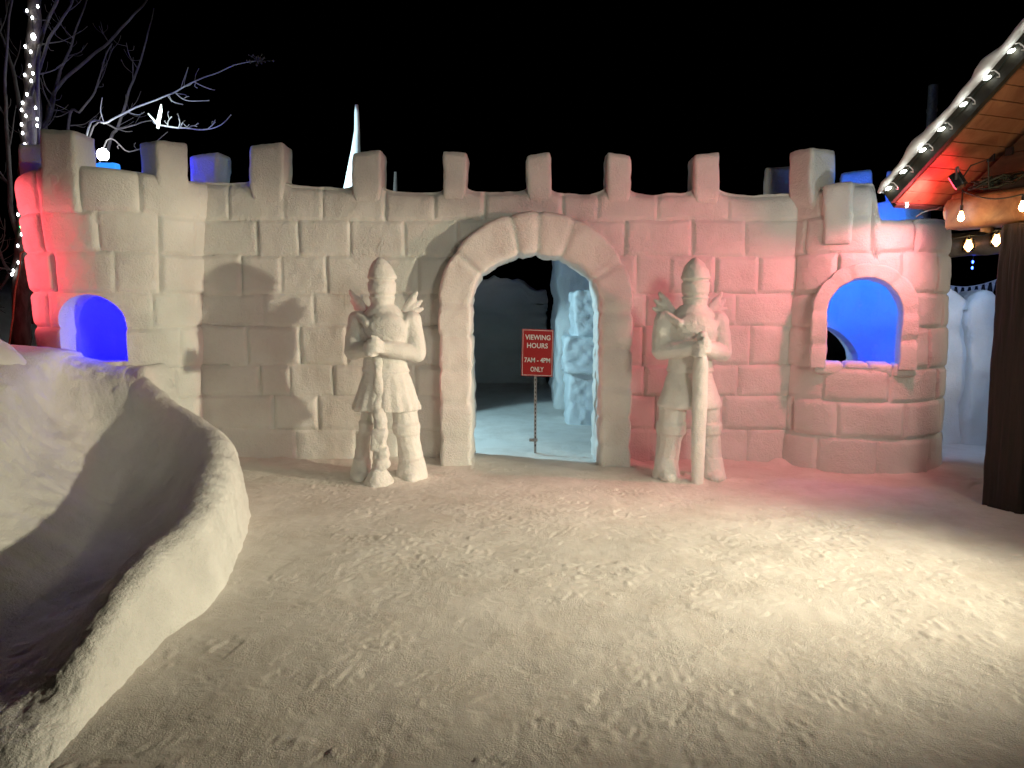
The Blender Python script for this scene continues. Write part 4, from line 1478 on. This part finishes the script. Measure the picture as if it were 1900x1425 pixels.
# bunting behind the slabs
A0, A1 = P(1735, 520, 9.4), P(1905, 490, 9.4)
bun = thing('bunting', 'string of small white pennants hanging above the bluish snow slabs', 'bunting', A0)
bpts = []
for i in range(41):
    t_ = i / 40
    q_ = A0.lerp(A1, t_); q_.z -= 0.16 * 4 * t_ * (1 - t_) * (1 + 0.4 * (0.5 - t_)); bpts.append(q_)
v, f = tube(bpts, 0.006, 5); part('cord', v, f, M['sign_white'], bun)
for i in range(1, 39, 3):
    p0, p1 = bpts[i], bpts[i + 2]
    mid = (p0 + p1) / 2
    # curved sided pennant
    vs = [(p0.x, p0.y, p0.z), (p1.x, p1.y, p1.z), (mid.x + 0.018, mid.y, mid.z - 0.05), (mid.x, mid.y, mid.z - 0.15), (mid.x - 0.018, mid.y, mid.z - 0.05)]
    vs += [(a_[0], a_[1] + 0.004, a_[2]) for a_ in vs]
    fs2 = [[0, 1, 2, 3, 4], [9, 8, 7, 6, 5]] + [[i_, i_ + 5, (i_ + 1) % 5 + 5, (i_ + 1) % 5] for i_ in range(5)]
    part('pennant', vs, fs2, M['pennant'], bun, smooth=False)
    if i + 3 < 40:
        q_ = bpts[i + 2].lerp(bpts[i + 3], 0.5)
        v, f = sphere((q_.x, q_.y + 0.006, q_.z - 0.085), 0.062, (1, 0.05, 1.1), 14, 8)
        part('black_disc', v, f, M['pennant_dark'], bun)
# blue light drops
bl = thing('light_string', 'dangling string of tiny blue lights beside the dark post', 'light string', P(1806, 478, 9.0))
for (a_, b2, nm) in ((1805, 486, 1), (1804, 497, 1), (1857, 489, 1), (1856, 520, 0)):
    p = P(a_, b2, 9.0)
    v, f = sphere(p, 0.011, (1, 1, 1.7), 8, 6)
    part('bulb', v, f, M['bulb_blue'], bl)
v, f = tube([P(1807, 455, 9.0), P(1806, 475, 9.0), P(1805, 486, 9.0), P(1804, 500, 9.0)], 0.004, 5); part('cord', v, f, M['cord'], bl)
v, f = tube([P(1807, 455, 9.0), P(1830, 462, 9.0), P(1858, 458, 9.0), P(1857, 489, 9.0), P(1856, 521, 9.0)], 0.004, 5); part('cord', v, f, M['cord'], bl)

# ------------------------------------------------------------------ trees on the left


def branch(mb, pts, r0, r1, rng, twigs=0, tl=0.4, depth=1, n=8):
    """smooth tapered limb through control points with random side twigs"""
    pts = [Vector(p) for p in pts]
    A = catmull(np.array([tuple(p) for p in pts]), max(6, len(pts) * 5), 0)
    m = len(A)
    A = A + np.stack([fbm(A, 3.0, 2, 700 + k) for k in range(3)], -1) * 0.02
    mb.add(tube([Vector(a) for a in A], [r0 + (r1 - r0) * i / (m - 1) for i in range(m)], n))
    for k in range(twigs):
        i = int(rng.uniform(0.15, 0.97) * (m - 2))
        d = Vector(A[i + 1]) - Vector(A[i])
        if d.length < 1e-6: continue
        d.normalize()
        side = Vector((rng.uniform(-1, 1), rng.uniform(-0.7, 0.7), rng.uniform(-0.5, 1))).normalized()
        dd = (d * 0.8 + side * 0.8).normalized()
        L = tl * rng.uniform(0.4, 1.1)
        p0 = Vector(A[i])
        p1 = p0 + dd * L * 0.5 + side * 0.03
        p2 = p0 + dd * L + Vector((0, 0, 0.12 * L)) + side * 0.05 * L
        rr0 = max(0.003, (r0 + (r1 - r0) * i / m) * 0.5)
        branch(mb, [p0, p1, p2], rr0, 0.0028, rng, twigs=(3 if depth > 1 else 0), tl=tl * 0.45, depth=depth - 1, n=5)


rng = random.Random(11)
TY = 8.35
tr = thing('bare_tree', 'bare dark tree with trunk wrapped in white lights at the left edge', 'tree', P(36, 632, TY))
tp = [(34, 640), (40, 560), (44, 470), (48, 380), (52, 290), (57, 180), (61, 90), (64, 0), (66, -90)]
tpw = [P(a, b2, TY) for a, b2 in tp]
tpw[0].z -= 0.35
tmb = MB()
Atr = catmull(np.array([tuple(p) for p in tpw]), 60, 0)
rad = [0.10 - 0.045 * i / 59 for i in range(60)]
v, f = tube([Vector(a) for a in Atr], rad, 16)
v = roughen(v, 0.03, 8, 711)
part('trunk', v, f, M['bark'], tr)
for ctl, r0 in (([(44, 470), (22, 380), (14, 260), (10, 120), (25, -40)], 0.035), ([(46, 430), (80, 360), (72, 240), (70, 120), (80, 60), (106, 0), (118, -60)], 0.032),
                ([(52, 290), (40, 210), (18, 110), (0, 60), (-20, 20)], 0.028), ([(57, 180), (90, 80), (130, 10), (160, -60)], 0.02), ([(45, 460), (10, 520), (-20, 560)], 0.03),
                ([(40, 530), (12, 500), (-10, 440)], 0.02)):
    mb = MB()
    branch(mb, [P(a, b2, TY + rng.uniform(-0.15, 0.15)) for a, b2 in ctl], r0, 0.008, rng, 4, 0.45, 2)
    mb.build('branch', M['twig'], tr)
# lights wrapped round the trunk
ts = thing('light_string', 'white fairy lights wrapped round the bare tree trunk at the left edge', 'light string', tpw[4])
dirc = Vector((-0.5, -0.85, 0))
pxs = [(70, 12), (50, 20), (60, 33), (62, 68), (47, 86), (57, 96), (55, 122), (61, 136), (46, 139), (58, 150), (50, 175), (42, 191), (66, 200), (40, 204), (48, 215), (69, 221),
       (40, 231), (69, 233), (42, 247), (46, 268), (36, 367), (54, 379), (41, 381), (33, 398), (45, 402), (61, 404), (60, 428), (40, 435), (33, 456), (54, 456), (56, 477), (34, 487), (25, 502), (22, 509)]
cordp = []
for (a_, b2) in pxs:
    p = P(a_, b2, TY - 0.10)
    big = 2.0 if (a_, b2) == (62, 68) else 1.0
    v, f = sphere(p, 0.0115 * big, (1, 1, 1.6), 8, 6)
    part('bulb', v, f, M['bulb_star'], ts)
    cordp.append(p)
p = P(40, 421, TY - 0.12)
v, f = sphere(p, 0.017, (1, 1, 1.4), 8, 6)
part('bulb', v, f, M['bulb_green'], ts)
up, lo_ = [c for c in cordp if c.z > 2.9], [c for c in cordp if c.z <= 2.9]
v, f = tube(sorted(up, key=lambda c: -c.z) + sorted(lo_, key=lambda c: -c.z), 0.004, 5)
part('cord', v, f, M['cord'], ts)
# orange extension cord hanging along the trunk
v, f = tube([P(50, 463, TY - 0.2), P(38, 470, TY - 0.2), P(36, 500, TY - 0.2), P(28, 540, TY - 0.2), P(24, 590, TY - 0.2), P(18, 632, TY - 0.2), P(12, 660, TY - .2)], 0.009, 6)
tag(part('extension_cord', v, f, M['orange_cord']), 'pale orange extension cord hanging down the tree trunk', 'cord')

# many stemmed shrub behind the left tower
BY = 9.3
sh = thing('bare_tree', 'leafless many stemmed tree with blue lit branches behind the left tower', 'tree', P(110, 700, BY))
stems = [
    ([(90, 560), (78, 270), (90, 215), (105, 165), (150, 118), (205, 75), (245, 30), (275, -5), (300, -50)], 0.034),
    ([(95, 560), (84, 240), (100, 175), (115, 120), (135, 75), (155, 20), (165, -30)], 0.026),
    ([(120, 600), (125, 240), (150, 205), (178, 165), (195, 110), (208, 80)], 0.02),
    ([(160, 600), (198, 285), (220, 235), (240, 170), (258, 120), (275, 60), (285, 15)], 0.024),
    ([(60, 600), (72, 280), (72, 180), (68, 90), (85, 40), (108, -5)], 0.024),
]
for ctl, r0 in stems:
    mb = MB()
    branch(mb, [P(a, b2, BY + rng.uniform(-0.2, 0.2)) for a, b2 in ctl], r0, 0.006, rng, 4, 0.4, 2)
    mb.build('branch', M['twig'], sh)
fr = thing('bare_tree', 'pale frosted branch reaching right above the wall behind the left tower', 'tree', P(150, 650, 8.9))
for ctl, r0, mt in (([(140, 620), (158, 262), (200, 228), (240, 206), (285, 188), (325, 172), (360, 150), (400, 135), (440, 118), (485, 112)], 0.014, 'frosted'),
                    ([(150, 600), (165, 258), (225, 240), (262, 228), (295, 222)], 0.014, 'twig'),
                    ([(150, 590), (190, 280), (240, 282), (280, 268), (310, 245)], 0.010, 'twig'),
                    ([(325, 172), (345, 186), (388, 187)], 0.007, 'frosted'), ([(312, 178), (322, 190), (340, 195)], 0.007, 'frosted'),
                    ([(360, 150), (380, 160), (394, 165)], 0.005, 'frosted'),
                    ([(285, 225), (296, 232), (330, 237), (380, 239), (410, 230), (430, 212)], 0.012, 'frosted'),
                    ([(310, 235), (312, 226), (319, 218)], 0.007, 'frosted'), ([(330, 237), (333, 228), (331, 221)], 0.007, 'frosted'), ([(333, 237), (338, 228), (343, 224)], 0.007, 'frosted'),
                    ([(388, 237), (395, 230), (400, 225)], 0.005, 'frosted'), ([(350, 237), (358, 233), (366, 234)], 0.005, 'frosted')):
    mb = MB()
    branch(mb, [P(a, b2, 8.9 + rng.uniform(-0.06, 0.06)) for a, b2 in ctl], r0, 0.004, rng, 6 if r0 > 0.013 else 2, 0.24 if r0 > 0.013 else 0.10, 1)
    mb.build('branch', M[mt], fr)
# clump of seed heads at the branch tip
mb = MB()
for k in range(26):
    p = P(478 + rng.gauss(0, 9), 108 + rng.gauss(0, 7), 8.9 + rng.uniform(-.08, .08))
    mb.add(sphere(p, rng.uniform(0.006, 0.013), (1, 1, 1.3), 6, 5))
    mb.add(tube([P(478, 113, 8.9), p], 0.0025, 4))
mb.build('seed_heads', M['twig'], fr)
# bright lamp on a spike among the frosted twigs
sp_ = P(296, 218, 8.85)
lm = thing('spike_lamp', 'bright white icicle shaped lamp among the frosted twigs above the wall', 'lamp', sp_)
v, f = tube([P(293, 238, 8.85), P(294, 225, 8.85), P(298, 205, 8.85), P(299, 194, 8.85)], [0.012, 0.02, 0.017, 0.004], 10)
part('tube', v, f, emit_mat('icicle_glow', (0.85, 1.0, 0.97), 6.0), lm)
v, f = tube([P(275, 211, 8.87), P(285, 222, 8.86), P(293, 232, 8.85)], [0.006, 0.01, 0.012], 8)
part('arm', v, f, emit_mat('icicle_dim', (0.8, 1.0, 0.97), 1.6), lm)

# white globe lamp on the left tower with its ice block
gp = P(191, 287, 8.75)
gl = thing('globe_lamp', 'glaring white globe lamp on a post behind the left tower', 'lamp', gp)
v, f = sphere(gp, 0.065, (1, 1, 1.1), 16, 12)
part('globe', v, f, M['lens_white'], gl)
v, f = tube([gp - Vector((0, 0, 0.05)), Vector((gp.x, gp.y, -0.05))], [0.03, 0.04], 10)
part('stem', v, f, M['black'], gl)
ib = P(201, 312, 7.0)  # ice block under the globe; blue light falling on it is painted as emission
bfl = thing('painted_glow_ice', 'small ice block with painted azure glow below the white globe lamp', 'lamp', ib)
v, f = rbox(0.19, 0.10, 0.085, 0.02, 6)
part('painted_ice_glow', roughen(v, 0.006, 9, 3) + np.array(ib), f, emit_mat('azure_painted_glow', (0.03, 0.30, 1.0), 1.0), bfl)
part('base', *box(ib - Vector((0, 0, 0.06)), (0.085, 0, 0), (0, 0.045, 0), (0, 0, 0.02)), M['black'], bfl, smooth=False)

# left mound lit red, behind the slide
v, f = rbox(0.9, 0.7, 1.45, 0.3, 18)
c_ = P(-12, 640, 5.75)
v = roughen(v, 0.08, 2.5, 731) + np.array((c_.x - 0.25, 5.75, 0.62))
o = part('snow_mound', v, f, M['snow_clean'], at=(c_.x - .25, 5.75, 0))
tag(o, 'rounded red lit snow mound at the left edge beside the tree', 'snow mound')

# ------------------------------------------------------------------ lights


def spot(name, loc, target, power, col, size=60, blend=0.5, radius=0.05):
    l = bpy.data.lights.new(name, 'SPOT')
    l.energy, l.color, l.spot_size, l.spot_blend, l.shadow_soft_size = power, col, R(size), blend, radius
    o = bpy.data.objects.new(name, l)
    o.location = loc
    o.rotation_euler = (Vector(target) - Vector(loc)).to_track_quat('-Z', 'Y').to_euler()
    COL.objects.link(o)
    return o


def point(name, loc, power, col, radius=0.05):
    l = bpy.data.lights.new(name, 'POINT')
    l.energy, l.color, l.shadow_soft_size = power, col, radius
    o = bpy.data.objects.new(name, l)
    o.location = loc
    COL.objects.link(o)
    return o


WARM = (1.0, 0.87, 0.63)
spot('warm_flood', (7.0, 3.07, 2.05), (-0.9, 4.72, 1.12), 2250, (1.0, 0.885, 0.62), 51, 0.72, 0.12)
spot('warm_downlight', (4.0, 3.3, 3.3), (1.0, 4.8, 0), 490, WARM, 62, 1.0, 0.35)
spot('warm_fill', (3.4, 0.2, 3.4), (0.35, 7.4, 1.35), 440, (1.0, 0.95, 0.76), 78, 0.85, 0.6)
spot('red_flood', fp + fdir * 0.06, (2.4, 7.42, 1.5), 150, (1.0, 0.16, 0.21), 128, 0.6, 0.10)
spot('red_glow', fp + fdir * 0.10 - Vector((0, 0, 0.02)), fp + fdir * 0.10 + rn * 0.9 - gdir * 0.35 - rdir * 0.1, 11, (1.0, 0.02, 0.08), 172, 0.6, 0.04)
spot('red_flood_side', (-6.3, 6.3, 2.2), (-4.9, 6.98, 2.15), 420, (1.0, 0.10, 0.12), 47, 0.35, 0.08)
point('hanging_bulb_light', bp_ + Vector((0.03, 0.06, -0.02)), 7, (0.95, 1.0, 0.95), 0.03)
point('red_glow_side', (-4.75, 6.0, 1.62), 6, (1.0, 0.05, 0.12), 0.08)
point('blue_left', (-4.0, 7.6, 1.55), 17, (0.004, 0.004, 1.0), 0.08)
point('blue_left_top', (-3.95, 7.7, 2.95), 34, (0.02, 0.015, 1.0), 0.06)
point('blue_right', (3.58, 7.35, 2.15), 19, (0.004, 0.25, 1.0), 0.08)
point('blue_right_low', (3.85, 7.55, 0.9), 9, (0.01, 0.006, 1.0), 0.08)
spot('court_flood', (-2.2, 8.6, 2.5), (0.9, 9.3, 0.3), 430, (0.50, 0.85, 1.0), 74, 0.25, 0.06)
spot('court_flood_far', (-2.4, 8.7, 2.4), (1.2, 12.4, 1.3), 110, (0.40, 0.72, 1.0), 40, 0.6, 0.06)
spot('spire_flood', (-3.3, 8.9, 2.6), (-2.15, 10, 3.6), 500, (0.7, 0.97, 1.0), 60, 0.5, 0.05)
point('globe_light', gp + Vector((0.0, 0.0, 0.10)), 9, (0.9, 0.97, 1.0), 0.05)
point('icicle_light', P(302, 218, 8.7), 6, (0.85, 1.0, 0.97), 0.03)
spot('cabin_lamp', C(3.2, 1.0, 2.0), (4.4, 7.7, 1.3), 85, (1.0, 0.84, 0.66), 62, 0.6, 0.12)
point('blue_right_top', (3.65, 8.0, 2.62), 7, (0.01, 0.02, 1.0), 0.06)
spot('cool_lamp', (4.75, 7.0, 2.2), (5.3, 8.5, 1.0), 62, (0.42, 0.62, 1.0), 100, 0.6, 0.08)

# ------------------------------------------------------------------ render settings
SC.view_settings.view_transform = 'Standard'
SC.view_settings.look = 'None'
SC.view_settings.exposure = 0.0
SC.view_settings.gamma = 1.0
SC.view_settings.use_curve_mapping = False
SC.cycles.use_denoising = True
SC.cycles.denoiser = 'OPENIMAGEDENOISE'
SC.cycles.max_bounces = 8
SC.cycles.diffuse_bounces = 4
SC.cycles.glossy_bounces = 3
SC.cycles.transmission_bounces = 6
SC.cycles.sample_clamp_indirect = 4.0
SC.cycles.caustics_reflective = False
SC.cycles.caustics_refractive = False
